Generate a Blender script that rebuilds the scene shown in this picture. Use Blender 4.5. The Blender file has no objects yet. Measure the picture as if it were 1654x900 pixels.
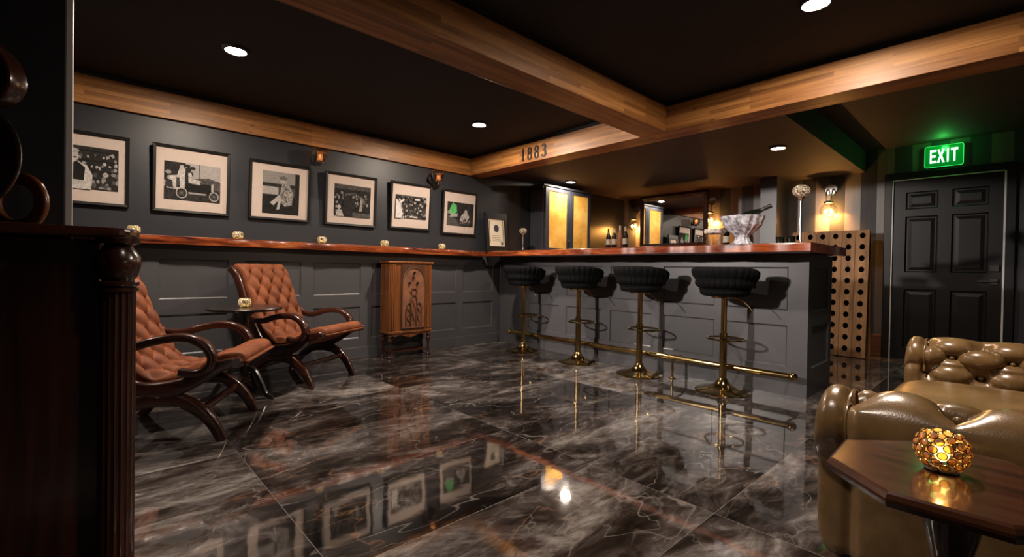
import bpy, bmesh, math, random
from math import pi, sin, cos, radians, sqrt, atan2, exp
from mathutils import Vector, Matrix
random.seed(7)
S = bpy.context.scene
COL = S.collection

# ------------------------------------------------------------------ materials
def newmat(name):
    m = bpy.data.materials.new(name); m.use_nodes = True
    nt = m.node_tree
    b = nt.nodes['Principled BSDF']
    return m, nt, b
def N(nt, t, **kw):
    n = nt.nodes.new(t)
    for k, v in kw.items(): setattr(n, k, v)
    return n
def obj_coord(nt, scale=(1, 1, 1), rot=(0, 0, 0), loc=(0, 0, 0)):
    tc = N(nt, 'ShaderNodeTexCoord'); mp = N(nt, 'ShaderNodeMapping')
    mp.inputs['Scale'].default_value = scale; mp.inputs['Rotation'].default_value = rot; mp.inputs['Location'].default_value = loc
    nt.links.new(tc.outputs['Object'], mp.inputs['Vector'])
    return mp.outputs['Vector']
def ramp(nt, fac, stops):
    r = N(nt, 'ShaderNodeValToRGB'); e = r.color_ramp.elements
    while len(e) < len(stops): e.new(.5)
    for el, (p, c) in zip(e, stops):
        el.position = p; el.color = (c[0], c[1], c[2], 1)
    nt.links.new(fac, r.inputs['Fac'])
    return r.outputs['Color']
def noise(nt, vec, scale, detail=4, rough=.55, dist=0.):
    n = N(nt, 'ShaderNodeTexNoise'); n.inputs['Scale'].default_value = scale
    n.inputs['Detail'].default_value = detail; n.inputs['Roughness'].default_value = rough
    n.inputs['Distortion'].default_value = dist
    if vec is not None: nt.links.new(vec, n.inputs['Vector'])
    return n.outputs['Fac']
def math_(nt, op, a, b=None, c=None):
    n = N(nt, 'ShaderNodeMath', operation=op)
    for i, x in enumerate((a, b, c)):
        if x is None: continue
        if isinstance(x, (int, float)): n.inputs[i].default_value = x
        else: nt.links.new(x, n.inputs[i])
    return n.outputs[0]
def mixc(nt, fac, a, b, mode='MIX'):
    n = N(nt, 'ShaderNodeMix', data_type='RGBA', blend_type=mode)
    for s, x in ((n.inputs[0], fac), (n.inputs[6], a), (n.inputs[7], b)):
        if isinstance(x, (int, float)): s.default_value = x
        elif isinstance(x, tuple): s.default_value = (x[0], x[1], x[2], 1)
        else: nt.links.new(x, s)
    return n.outputs[2]
def bump(nt, b, h, strength, dist=.01):
    n = N(nt, 'ShaderNodeBump'); n.inputs['Strength'].default_value = strength; n.inputs['Distance'].default_value = dist
    nt.links.new(h, n.inputs['Height']); nt.links.new(n.outputs[0], b.inputs['Normal'])
def simple(name, col, rough=.5, metal=0., var=.12, scale=6., coat=0., bmp=0., bscale=80., spec=.5):
    m, nt, b = newmat(name)
    v = obj_coord(nt)
    f = noise(nt, v, scale, 5)
    lo = tuple(c * (1 - var) for c in col); hi = tuple(min(1, c * (1 + var)) for c in col)
    c = ramp(nt, f, [(.3, lo), (.7, hi)])
    nt.links.new(c, b.inputs['Base Color'])
    b.inputs['Roughness'].default_value = rough; b.inputs['Metallic'].default_value = metal
    b.inputs['Coat Weight'].default_value = coat; b.inputs['Coat Roughness'].default_value = .12
    b.inputs['Specular IOR Level'].default_value = spec
    if bmp:
        bump(nt, b, noise(nt, v, bscale, 3), bmp, .004)
    return m
def wood(name, dark, light, axis='X', rough=.35, coat=.3, scale=1., streak=30., bmp=.05):
    m, nt, b = newmat(name)
    sc = {'X': (1.5, streak, streak), 'Y': (streak, 1.5, streak), 'Z': (streak, streak, 1.5)}[axis]
    v = obj_coord(nt, tuple(s * scale for s in sc))
    f = noise(nt, v, 1., 6, .6, .6)
    v2 = obj_coord(nt, (2 * scale, 2 * scale, 2 * scale))
    f2 = noise(nt, v2, 1.5, 3)
    mixf = math_(nt, 'ADD', math_(nt, 'MULTIPLY', f, .75), math_(nt, 'MULTIPLY', f2, .25))
    c = ramp(nt, mixf, [(.35, dark), (.62, light)])
    nt.links.new(c, b.inputs['Base Color'])
    b.inputs['Roughness'].default_value = rough; b.inputs['Coat Weight'].default_value = coat; b.inputs['Coat Roughness'].default_value = .1
    bump(nt, b, f, bmp, .003)
    return m
def beam_mat(name, axis):
    m, nt, b = newmat(name)
    tc = N(nt, 'ShaderNodeTexCoord'); sp = N(nt, 'ShaderNodeSeparateXYZ'); nt.links.new(tc.outputs['Object'], sp.inputs[0])
    al, ac = (sp.outputs[0], sp.outputs[1]) if axis == 'X' else (sp.outputs[1], sp.outputs[0])
    across = math_(nt, 'ADD', ac, sp.outputs[2])
    cb = N(nt, 'ShaderNodeCombineXYZ'); nt.links.new(al, cb.inputs[0]); nt.links.new(across, cb.inputs[1])
    br = N(nt, 'ShaderNodeTexBrick'); br.offset = .37; br.offset_frequency = 2; br.squash = 1.
    br.inputs['Scale'].default_value = 1.; br.inputs['Brick Width'].default_value = .8; br.inputs['Row Height'].default_value = .03
    br.inputs['Mortar Size'].default_value = .0006; br.inputs['Mortar Smooth'].default_value = .3
    br.inputs['Color1'].default_value = (0, 0, 0, 1); br.inputs['Color2'].default_value = (1, 1, 1, 1); br.inputs['Mortar'].default_value = (.35, .35, .35, 1)
    nt.links.new(cb.outputs[0], br.inputs['Vector'])
    mp = N(nt, 'ShaderNodeMapping'); mp.inputs['Scale'].default_value = (3, 70, 1); nt.links.new(cb.outputs[0], mp.inputs['Vector'])
    # per-strip shift of the grain
    vadd = N(nt, 'ShaderNodeVectorMath', operation='ADD'); nt.links.new(mp.outputs[0], vadd.inputs[0]); nt.links.new(br.outputs['Color'], vadd.inputs[1])
    g = noise(nt, vadd.outputs[0], 1., 6, .6, .4)
    kn = N(nt, 'ShaderNodeTexVoronoi'); kn.inputs['Scale'].default_value = 1.
    mp2 = N(nt, 'ShaderNodeMapping'); mp2.inputs['Scale'].default_value = (2.6, 9, 1); nt.links.new(cb.outputs[0], mp2.inputs['Vector']); nt.links.new(mp2.outputs[0], kn.inputs['Vector'])
    knot = ramp(nt, kn.outputs['Distance'], [(.035, (1, 1, 1)), (.085, (0, 0, 0))])
    fac = math_(nt, 'ADD', math_(nt, 'MULTIPLY', br.outputs['Color'], .27), math_(nt, 'ADD', .07, math_(nt, 'MULTIPLY', g, .60)))
    c = ramp(nt, fac, [(.22, (.10, .038, .010)), (.45, (.29, .12, .034)), (.62, (.47, .215, .066)), (.85, (.62, .34, .125))])
    c = mixc(nt, math_(nt, 'MULTIPLY', knot, .75), c, (.05, .02, .008))
    nt.links.new(c, b.inputs['Base Color'])
    b.inputs['Roughness'].default_value = .45
    bump(nt, b, g, .12, .004)
    return m
def floor_mat():
    m, nt, b = newmat('polished_marble_tile')
    tc = N(nt, 'ShaderNodeTexCoord'); sp = N(nt, 'ShaderNodeSeparateXYZ'); nt.links.new(tc.outputs['Object'], sp.inputs[0])
    u = math_(nt, 'DIVIDE', math_(nt, 'SUBTRACT', sp.outputs[0], .58), 1.255)
    w = math_(nt, 'DIVIDE', math_(nt, 'SUBTRACT', sp.outputs[1], .785), .62)
    fu, fw = math_(nt, 'FLOOR', u), math_(nt, 'FLOOR', w)
    idv = N(nt, 'ShaderNodeCombineXYZ'); nt.links.new(fu, idv.inputs[0]); nt.links.new(fw, idv.inputs[1])
    wn = N(nt, 'ShaderNodeTexWhiteNoise', noise_dimensions='2D'); nt.links.new(idv.outputs[0], wn.inputs['Vector'])
    off = N(nt, 'ShaderNodeVectorMath', operation='SCALE'); nt.links.new(wn.outputs['Color'], off.inputs[0]); off.inputs['Scale'].default_value = 40.
    pos = N(nt, 'ShaderNodeVectorMath', operation='ADD'); nt.links.new(tc.outputs['Object'], pos.inputs[0]); nt.links.new(off.outputs[0], pos.inputs[1])
    # stretch obliquely
    mp = N(nt, 'ShaderNodeMapping'); mp.inputs['Rotation'].default_value = (0, 0, .5); mp.inputs['Scale'].default_value = (1., 2.2, 1.)
    nt.links.new(pos.outputs[0], mp.inputs['Vector']); P = mp.outputs[0]
    cloud = noise(nt, P, .9, 10, .66, 1.1)
    fine = noise(nt, P, 4.2, 10, .72, 1.6)
    mix1 = math_(nt, 'ADD', math_(nt, 'MULTIPLY', cloud, .66), math_(nt, 'MULTIPLY', fine, .34))
    tone = math_(nt, 'MULTIPLY', math_(nt, 'SUBTRACT', wn.outputs['Value'], .5), .10)
    mix1 = math_(nt, 'ADD', mix1, tone)
    base = ramp(nt, mix1, [(.40, (.006, .0045, .004)), (.475, (.020, .015, .013)), (.525, (.050, .040, .036)), (.575, (.115, .10, .093)), (.635, (.25, .228, .215))])
    def vein(scale, width, dist, seed):
        mpv = N(nt, 'ShaderNodeMapping'); mpv.inputs['Location'].default_value = (seed, seed * 1.7, 0); mpv.inputs['Rotation'].default_value = (0, 0, seed)
        nt.links.new(P, mpv.inputs['Vector'])
        f = noise(nt, mpv.outputs[0], scale, 4, .5, dist)
        d = math_(nt, 'ABSOLUTE', math_(nt, 'SUBTRACT', f, .5))
        m_ = ramp(nt, noise(nt, mpv.outputs[0], 1.3, 2), [(.42, (0, 0, 0)), (.62, (1, 1, 1))])
        return math_(nt, 'MULTIPLY', ramp(nt, d, [(0., (1, 1, 1)), (width, (0, 0, 0))]), m_)
    v1 = vein(.55, .0035, .5, 3.1); v2 = vein(.8, .0045, .9, 7.7); v3 = vein(1.2, .0035, .3, 12.3); v4 = vein(.9, .004, .2, 21.)
    base = mixc(nt, math_(nt, 'MULTIPLY', v4, .6), base, (.24, .20, .18))
    base = mixc(nt, math_(nt, 'MULTIPLY', v1, .7), base, (.27, .23, .21))
    base = mixc(nt, math_(nt, 'MULTIPLY', v2, .6), base, (.25, .12, .06))
    base = mixc(nt, math_(nt, 'MULTIPLY', v3, .5), base, (.30, .28, .26))
    # grout
    gu = math_(nt, 'MULTIPLY', math_(nt, 'SUBTRACT', .5, math_(nt, 'ABSOLUTE', math_(nt, 'SUBTRACT', math_(nt, 'FRACT', u), .5))), 1.255)
    gw = math_(nt, 'MULTIPLY', math_(nt, 'SUBTRACT', .5, math_(nt, 'ABSOLUTE', math_(nt, 'SUBTRACT', math_(nt, 'FRACT', w), .5))), .62)
    gd = math_(nt, 'MINIMUM', gu, gw)
    g = math_(nt, 'LESS_THAN', gd, .0011)
    base = mixc(nt, g, base, (.02, .017, .015))
    nt.links.new(base, b.inputs['Base Color'])
    b.inputs['IOR'].default_value = 1.75; b.inputs['Specular IOR Level'].default_value = .75; b.inputs['Coat Weight'].default_value = .3; b.inputs['Coat Roughness'].default_value = .02
    nt.links.new(math_(nt, 'ADD', .05, math_(nt, 'MULTIPLY', g, .5)), b.inputs['Roughness'])
    wav = noise(nt, obj_coord(nt), 7., 2, .4)
    bump(nt, b, wav, .035, .02)
    return m
def stripes_mat():
    m, nt, b = newmat('striped_wallpaper')
    tc = N(nt, 'ShaderNodeTexCoord'); sp = N(nt, 'ShaderNodeSeparateXYZ'); nt.links.new(tc.outputs['Object'], sp.inputs[0])
    y = sp.outputs[1]
    shift = math_(nt, 'MULTIPLY', math_(nt, 'GREATER_THAN', y, 2.2), -.13)
    u = math_(nt, 'FRACT', math_(nt, 'DIVIDE', math_(nt, 'ADD', math_(nt, 'SUBTRACT', y, 1.27), shift), .313))
    lt = math_(nt, 'LESS_THAN', u, .5)
    f = noise(nt, obj_coord(nt, (40, 40, 2)), 1., 3)
    light = ramp(nt, f, [(.3, (.105, .095, .092)), (.7, (.135, .122, .118))])
    dark = ramp(nt, f, [(.3, (.020, .022, .029)), (.7, (.028, .031, .040))])
    c = mixc(nt, lt, dark, light)
    nt.links.new(c, b.inputs['Base Color'])
    nt.links.new(math_(nt, 'SUBTRACT', .6, math_(nt, 'MULTIPLY', lt, .2)), b.inputs['Roughness'])
    return m
def leather(name, lo, hi, rough=.28):
    m, nt, b = newmat(name)
    v = obj_coord(nt)
    f = noise(nt, v, 3.2, 8, .65, .5)
    f2 = noise(nt, v, 18, 5, .6)
    fac = math_(nt, 'ADD', math_(nt, 'MULTIPLY', f, .7), math_(nt, 'MULTIPLY', f2, .3))
    c = ramp(nt, fac, [(.34, lo), (.66, hi)])
    nt.links.new(c, b.inputs['Base Color'])
    b.inputs['Roughness'].default_value = rough; b.inputs['Coat Weight'].default_value = .35; b.inputs['Coat Roughness'].default_value = .18
    vo = N(nt, 'ShaderNodeTexVoronoi'); vo.inputs['Scale'].default_value = 220; nt.links.new(v, vo.inputs['Vector'])
    bump(nt, b, vo.outputs['Distance'], .08, .003)
    return m
def velvet(name, lo, hi, sheen=.6, rough=.8):
    m, nt, b = newmat(name)
    v = obj_coord(nt)
    f = noise(nt, v, 9, 6, .6)
    c = ramp(nt, f, [(.3, lo), (.7, hi)])
    nt.links.new(c, b.inputs['Base Color']); b.inputs['Roughness'].default_value = rough
    b.inputs['Specular IOR Level'].default_value = .25 if sheen else .12; b.inputs['Sheen Weight'].default_value = sheen; b.inputs['Sheen Roughness'].default_value = .4
    b.inputs['Sheen Tint'].default_value = (min(1, hi[0] * 2.2), min(1, hi[1] * 2.2), min(1, hi[2] * 2.2), 1)
    return m
def metal(name, col, rough=.2):
    m, nt, b = newmat(name)
    f = noise(nt, obj_coord(nt), 25, 3)
    nt.links.new(ramp(nt, f, [(.3, tuple(c * .85 for c in col)), (.7, col)]), b.inputs['Base Color'])
    b.inputs['Metallic'].default_value = 1.; b.inputs['Roughness'].default_value = rough
    return m
def glass(name, tint=(1, 1, 1), clear=.8, rough=.03):
    m = bpy.data.materials.new(name); m.use_nodes = True; nt = m.node_tree
    for n in list(nt.nodes): nt.nodes.remove(n)
    o = N(nt, 'ShaderNodeOutputMaterial'); mx = N(nt, 'ShaderNodeMixShader'); t = N(nt, 'ShaderNodeBsdfTransparent'); g = N(nt, 'ShaderNodeBsdfGlossy')
    t.inputs[0].default_value = (*tint, 1); g.inputs['Roughness'].default_value = rough
    lw = N(nt, 'ShaderNodeLayerWeight'); lw.inputs['Blend'].default_value = .35
    f = math_(nt, 'ADD', 1 - clear, math_(nt, 'MULTIPLY', lw.outputs['Facing'], .45))
    nt.links.new(f, mx.inputs[0]); nt.links.new(t.outputs[0], mx.inputs[1]); nt.links.new(g.outputs[0], mx.inputs[2]); nt.links.new(mx.outputs[0], o.inputs[0])
    return m
def emit(name, col, strength):
    m = bpy.data.materials.new(name); m.use_nodes = True; nt = m.node_tree
    for n in list(nt.nodes): nt.nodes.remove(n)
    o = N(nt, 'ShaderNodeOutputMaterial'); e = N(nt, 'ShaderNodeEmission')
    e.inputs[0].default_value = (*col, 1); e.inputs[1].default_value = strength
    nt.links.new(e.outputs[0], o.inputs[0]); return m
def lit_crystal(name, glow, strength, scale=55.):
    """beaded shade with its glow put into the cells: bright cells, dark wire between"""
    m, nt, b = newmat(name)
    v = obj_coord(nt)
    vo = N(nt, 'ShaderNodeTexVoronoi', feature='DISTANCE_TO_EDGE'); vo.inputs['Scale'].default_value = scale; nt.links.new(v, vo.inputs['Vector'])
    vc = N(nt, 'ShaderNodeTexVoronoi'); vc.inputs['Scale'].default_value = scale; nt.links.new(v, vc.inputs['Vector'])
    cell = ramp(nt, vo.outputs['Distance'], [(.04, (0, 0, 0)), (.16, (1, 1, 1))])
    rnd = N(nt, 'ShaderNodeSeparateColor'); nt.links.new(vc.outputs['Color'], rnd.inputs[0])
    amt = math_(nt, 'MULTIPLY', math_(nt, 'ADD', .15, math_(nt, 'MULTIPLY', math_(nt, 'POWER', rnd.outputs[0], 1.6), 1.3)), strength)
    c = mixc(nt, cell, (.08, .05, .022), (.50, .42, .32)); nt.links.new(c, b.inputs['Base Color'])
    b.inputs['Roughness'].default_value = .12
    b.inputs['Emission Color'].default_value = (*glow, 1)
    nt.links.new(math_(nt, 'MULTIPLY', amt, cell), b.inputs['Emission Strength'])
    bump(nt, b, vo.outputs['Distance'], .6, .01)
    return m
def photo_mat():
    m, nt, b = newmat('photo_print')
    at = N(nt, 'ShaderNodeAttribute', attribute_name='tone')
    n1 = math_(nt, 'ADD', math_(nt, 'MULTIPLY', noise(nt, obj_coord(nt), 42., 7, .75, .8), .6), math_(nt, 'MULTIPLY', noise(nt, obj_coord(nt), 110., 4, .7), .4))
    f = math_(nt, 'SUBTRACT', n1, .5)
    amp = N(nt, 'ShaderNodeAttribute', attribute_name='grain')
    sp = N(nt, 'ShaderNodeSeparateColor'); nt.links.new(amp.outputs['Color'], sp.inputs[0])
    k = math_(nt, 'ADD', 1., math_(nt, 'MULTIPLY', f, math_(nt, 'MULTIPLY', sp.outputs[0], 13.)))
    k = math_(nt, 'MAXIMUM', k, .08)
    sc = N(nt, 'ShaderNodeVectorMath', operation='SCALE'); nt.links.new(at.outputs['Color'], sc.inputs[0]); nt.links.new(k, sc.inputs['Scale'])
    nt.links.new(sc.outputs[0], b.inputs['Base Color']); b.inputs['Roughness'].default_value = .8; b.inputs['Specular IOR Level'].default_value = .1
    return m
def bartop_mat():
    m, nt, b = newmat('lacquered_redwood')
    tc = N(nt, 'ShaderNodeTexCoord')
    mp = N(nt, 'ShaderNodeMapping'); mp.inputs['Scale'].default_value = (1.3, 1.3, 12); nt.links.new(tc.outputs['Object'], mp.inputs['Vector'])
    f = noise(nt, mp.outputs[0], 1.1, 7, .6, 1.4)
    f2 = noise(nt, mp.outputs[0], 5., 5, .6, .5)
    fac = math_(nt, 'ADD', math_(nt, 'MULTIPLY', f, .75), math_(nt, 'MULTIPLY', f2, .25))
    c = ramp(nt, fac, [(.36, (.025, .005, .003)), (.45, (.12, .022, .007)), (.54, (.24, .052, .013)), (.61, (.38, .11, .028)), (.68, (.62, .34, .10))])
    nt.links.new(c, b.inputs['Base Color'])
    b.inputs['Roughness'].default_value = .22; b.inputs['Coat Weight'].default_value = .8; b.inputs['Coat Roughness'].default_value = .05
    return m
def amber_mat():
    m, nt, b = newmat('amber_seeded_glass')
    v = obj_coord(nt)
    f = noise(nt, v, 3.2, 4, .6); f2 = noise(nt, obj_coord(nt, (55, 55, 160)), 1., 3)
    fac = math_(nt, 'ADD', math_(nt, 'MULTIPLY', f, .6), math_(nt, 'MULTIPLY', f2, .4))
    c = ramp(nt, fac, [(.35, (.50, .20, .03)), (.5, (.78, .38, .07)), (.66, (.95, .60, .16))])
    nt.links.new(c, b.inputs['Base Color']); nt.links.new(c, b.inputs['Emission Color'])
    b.inputs['Emission Strength'].default_value = .40      # glow put into the glass; no lamp behind it
    b.inputs['Roughness'].default_value = .25
    bump(nt, b, f2, .3, .004)
    return m

M = dict(
    wallpaint=simple('navy_wall_paint', (.019, .0205, .026), .42, var=.1, scale=2., spec=.4),
    panelpaint=simple('charcoal_panel_paint', (.062, .061, .066), .36, var=.06, scale=2.),
    ceil=simple('black_ceiling_paint', (.026, .0238, .0232), .75, var=.1, scale=2., spec=.25),
    soffit=simple('dark_soffit_paint', (.058, .049, .045), .75, var=.1, scale=2., spec=.3),
    door=simple('black_door_paint', (.0042, .0042, .0050), .40, var=.1, scale=3., spec=.32),
    trimgrey=simple('pale_edge_strip', (.62, .62, .63), .35, var=.05),
    black=simple('black_metal', (.012, .012, .012), .4, var=.1),
    frameblk=simple('black_picture_frame', (.006, .005, .0045), .45, var=.2, spec=.3),
    mat=simple('cream_mount_board', (.56, .46, .40), .8, var=.04, scale=30.),
    mahog=wood('dark_mahogany', (.016, .0045, .003), (.060, .016, .008), 'X', .25, .5),
    mahogz=wood('dark_mahogany_upright', (.014, .0045, .003), (.050, .014, .008), 'Z', .25, .5),
    tabletop=wood('walnut_tabletop', (.022, .007, .004), (.085, .028, .012), 'Y', .22, .6, streak=22.),
    ebony=simple('ebonised_wood', (.012, .008, .007), .3, var=.2, coat=.3),
    radio=wood('figured_walnut', (.085, .026, .008), (.22, .075, .020), 'Z', .3, .4, streak=24.),
    radiodark=wood('carved_dark_walnut', (.035, .013, .006), (.11, .042, .018), 'Z', .4, .3, streak=10.),
    cloth=simple('red_brown_veneer', (.19, .075, .036), .5, var=.3, scale=14.),
    rack=wood('weathered_oak', (.16, .075, .028), (.38, .20, .085), 'Z', .7, .0, streak=18.),
    hole=simple('hole_shade', (.007, .0035, .002), .95, spec=.05),  # near-black paint puts the shade of the rack holes into the colour
    redbase=wood('red_brown_baseboard', (.06, .020, .008), (.17, .06, .022), 'Y', .4, .2),
    bartop=bartop_mat(),
    beamx=beam_mat('butcher_block_beam_long', 'X'), beamy=beam_mat('butcher_block_beam_cross', 'Y'),
    floor=floor_mat(), stripes=stripes_mat(),
    tan=leather('olive_tan_leather', (.115, .065, .024), (.27, .165, .072)),
    rust=velvet('rust_velvet', (.115, .033, .012), (.235, .071, .026), .4, .65),
    blackvelvet=velvet('black_velvet', (.0020, .0020, .0026), (.0042, .0042, .0052), .0),
    brass=metal('polished_brass', (.47, .335, .14), .13),
    silver=metal('polished_silver', (.72, .68, .62), .18),
    crystal=simple('cut_crystal', (.50, .46, .42), .1, var=.6, scale=45., bmp=.8, bscale=50.),
    nickel=metal('brushed_nickel', (.5, .48, .45), .3),
    mirror=metal('mirror_glass', (.86, .86, .86), .015),
    clear=glass('clear_glass', (1, 1, 1), .86), pane=glass('picture_glass', (1, 1, 1), .975, .02),
    bowlcrystal=simple('silvery_cut_crystal', (.42, .44, .50), .09, var=.85, scale=30., bmp=.9, bscale=38.),
    smoke=glass('amber_lamp_glass', (.90, .78, .66), .80),
    darkglass=simple('dark_bottle_glass', (.006, .008, .006), .08, var=.2),
    pinkglass=simple('rose_wine_glass', (.34, .15, .10), .1, var=.2),
    whitelabel=simple('paper_label', (.62, .58, .52), .7, var=.06),
    foil=simple('dark_foil', (.012, .011, .012), .35),
    paper=simple('parchment', (.66, .58, .45), .8, var=.05, scale=20.),
    ink=simple('dark_ink', (.03, .03, .045), .8),
    photo=photo_mat(), amber=amber_mat(),
    lens=emit('downlight_lens', (1., .93, .84), 14.),
    bulb=emit('warm_bulb', (1., .60, .20), 25.),
    ambulb=emit('dim_amber_bulb', (1., .42, .14), 2.2),
    exitface=emit('exit_letters', (.62, 1., .70), 2.2),
    exitedge=emit('exit_green_edge', (.05, 1., .16), 1.0),
    lit=lit_crystal('lit_bead_shade', (1., .60, .17), .85, 60.),
    faintglow=lit_crystal('bead_shade', (1., .80, .55), .22, 48.),  # faint glow put into the candlestick beads; nothing burns inside
    candle=emit('candle_light', (1., .62, .16), 9.),
    cabblue=simple('blue_grey_cabinet_paint', (.05, .055, .07), .35, var=.08),
)
def exit_panel_mat():
    m, nt, b = newmat('exit_acrylic')
    b.inputs['Base Color'].default_value = (.01, .12, .03, 1); b.inputs['Roughness'].default_value = .15
    b.inputs['Emission Color'].default_value = (.0, .62, .06, 1); b.inputs['Emission Strength'].default_value = .26
    return m
M['exitpanel'] = exit_panel_mat()

# ------------------------------------------------------------------ mesh builder
class MB:
    def __init__(self): self.bm = bmesh.new()
    def box(self, x0, x1, y0, y1, z0, z1):
        v = [self.bm.verts.new(p) for p in ((x0, y0, z0), (x1, y0, z0), (x1, y1, z0), (x0, y1, z0), (x0, y0, z1), (x1, y0, z1), (x1, y1, z1), (x0, y1, z1))]
        for f in ((3, 2, 1, 0), (4, 5, 6, 7), (0, 1, 5, 4), (1, 2, 6, 5), (2, 3, 7, 6), (3, 0, 4, 7)): self.bm.faces.new([v[i] for i in f])
        return self
    def grid(self, rows, closeu=False, closev=False, cap0=False, cap1=False):
        vs = [[self.bm.verts.new(p) for p in r] for r in rows]
        nr, nc = len(vs), len(vs[0])
        for i in range(nr if closev else nr - 1):
            for j in range(nc if closeu else nc - 1):
                a, b, c, d = vs[i][j], vs[i][(j + 1) % nc], vs[(i + 1) % nr][(j + 1) % nc], vs[(i + 1) % nr][j]
                try: self.bm.faces.new((a, b, c, d))
                except ValueError: pass
        if cap0: self.bm.faces.new(vs[0][::-1])
        if cap1: self.bm.faces.new(vs[-1])
        return self
    def lathe(self, prof, c=(0, 0, 0), n=32, axis='Z', wob=None):
        """prof = [(r, h)]; closes ends where r > 0"""
        rows = []
        for r, h in prof:
            row = []
            for k in range(n):
                a = 2 * pi * k / n; rr = max(r, 1e-4)
                if wob: rr *= wob(a, h)
                if axis == 'Z': p = (c[0] + rr * cos(a), c[1] + rr * sin(a), c[2] + h)
                elif axis == 'Y': p = (c[0] + rr * cos(a), c[1] + h, c[2] - rr * sin(a))
                else: p = (c[0] + h, c[1] + rr * cos(a), c[2] + rr * sin(a))
                row.append(p)
            rows.append(row)
        return self.grid(rows, closeu=True, cap0=True, cap1=True)
    def tube(self, pts, r, n=10, sec=None, up=(0, 0, 1), closed=False):
        """r = radius or list; sec = (a, b) half sizes for a rounded rectangle section, a across, b along 'up'"""
        P = [Vector(p) for p in pts]; m = len(P); rows = []
        R = r if isinstance(r, (list, tuple)) else [r] * m
        nrm = None
        for i in range(m):
            if closed: t = (P[(i + 1) % m] - P[i - 1])
            else: t = (P[min(i + 1, m - 1)] - P[max(i - 1, 0)])
            t.normalize()
            if sec:
                b = t.cross(Vector(up)); 
                if b.length < 1e-5: b = Vector((1, 0, 0))
                b.normalize(); u = b.cross(t); u.normalize()
            else:
                if nrm is None:
                    a = Vector((0, 0, 1)) if abs(t.z) < .9 else Vector((1, 0, 0))
                    nrm = t.cross(a).normalized()
                nrm = (nrm - t * nrm.dot(t)).normalized(); b = nrm; u = t.cross(b)
            row = []
            for k in range(n):
                a = 2 * pi * (k + .5) / n; ca, sa = cos(a), sin(a)
                if sec:
                    e = .45
                    ca = math.copysign(abs(ca) ** e, ca) * sec[0] * R[i]; sa = math.copysign(abs(sa) ** e, sa) * sec[1] * R[i]
                else: ca *= R[i]; sa *= R[i]
                row.append(P[i] + b * ca + u * sa)
            rows.append(row)
        return self.grid(rows, closeu=True, closev=closed, cap0=not closed, cap1=not closed)
    def prism(self, poly, axis, a0, a1):
        """poly 2-D list; axis 'Y': poly=(x,z); 'X': poly=(y,z); 'Z': poly=(x,y)"""
        def P(p, a): return (p[0], a, p[1]) if axis == 'Y' else ((a, p[0], p[1]) if axis == 'X' else (p[0], p[1], a))
        return self.grid([[P(p, a0) for p in poly], [P(p, a1) for p in poly]], closeu=True, cap0=True, cap1=True)
    def sphere(self, c, r, n=24, m=14, sc=(1, 1, 1)):
        rows = [[(c[0] + r * sc[0] * max(sin(pi * i / m), 1e-3) * cos(2 * pi * k / n), c[1] + r * sc[1] * max(sin(pi * i / m), 1e-3) * sin(2 * pi * k / n), c[2] - r * sc[2] * cos(pi * i / m)) for k in range(n)] for i in range(m + 1)]
        return self.grid(rows, closeu=True, cap0=True, cap1=True)
    def build(self, name, mat, parent=None, smooth=False, bevel=0., seg=2, subsurf=0, angle=40, loc=None):
        bmesh.ops.recalc_face_normals(self.bm, faces=self.bm.faces[:])
        me = bpy.data.meshes.new(name); self.bm.to_mesh(me); self.bm.free()
        o = bpy.data.objects.new(name, me); COL.objects.link(o)
        if mat is not None: me.materials.append(mat)
        if smooth:
            for p in me.polygons: p.use_smooth = True
            if angle < 180: me.set_sharp_from_angle(angle=radians(angle))
        if bevel:
            md = o.modifiers.new('bevel', 'BEVEL'); md.width = bevel; md.segments = seg; md.limit_method = 'ANGLE'; md.angle_limit = radians(40)
        if subsurf:
            md = o.modifiers.new('sub', 'SUBSURF'); md.levels = subsurf; md.render_levels = subsurf
        if parent: o.parent = parent
        if loc: o.location = loc
        return o
def thing(name, label, cat, loc=(0, 0, 0), rz=0., group=None, kind=None):
    o = bpy.data.objects.new(name, None); o.empty_display_size = .1; COL.objects.link(o)
    o.location = loc; o.rotation_euler = (0, 0, rz)
    return tag(o, label, cat, group)
def tag(o, label, cat, group=None):
    o['label'] = label; o['category'] = cat
    if group: o['group'] = group
    return o
def struct(o): o['kind'] = 'structure'; return o
def copy_tree(o, loc, rz=None, label=None):
    c = o.copy(); COL.objects.link(c); c.location = loc
    if rz is not None: c.rotation_euler = (0, 0, rz)
    if label: c['label'] = label
    for ch in list(o.children):
        d = ch.copy(); COL.objects.link(d); d.parent = c
        for g in list(ch.children):
            e = g.copy(); COL.objects.link(e); e.parent = d
    return c
def smooth_path(pts, n=8):
    """Catmull-Rom through points"""
    P = [Vector(p) for p in pts]; out = []
    for i in range(len(P) - 1):
        p0 = P[max(i - 1, 0)]; p1 = P[i]; p2 = P[i + 1]; p3 = P[min(i + 2, len(P) - 1)]
        for k in range(n):
            t = k / n
            out.append(.5 * ((2 * p1) + (p2 - p0) * t + (2 * p0 - 5 * p1 + 4 * p2 - p3) * t * t + (3 * p1 - p0 - 3 * p2 + p3) * t ** 3))
    out.append(P[-1]); return out
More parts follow.
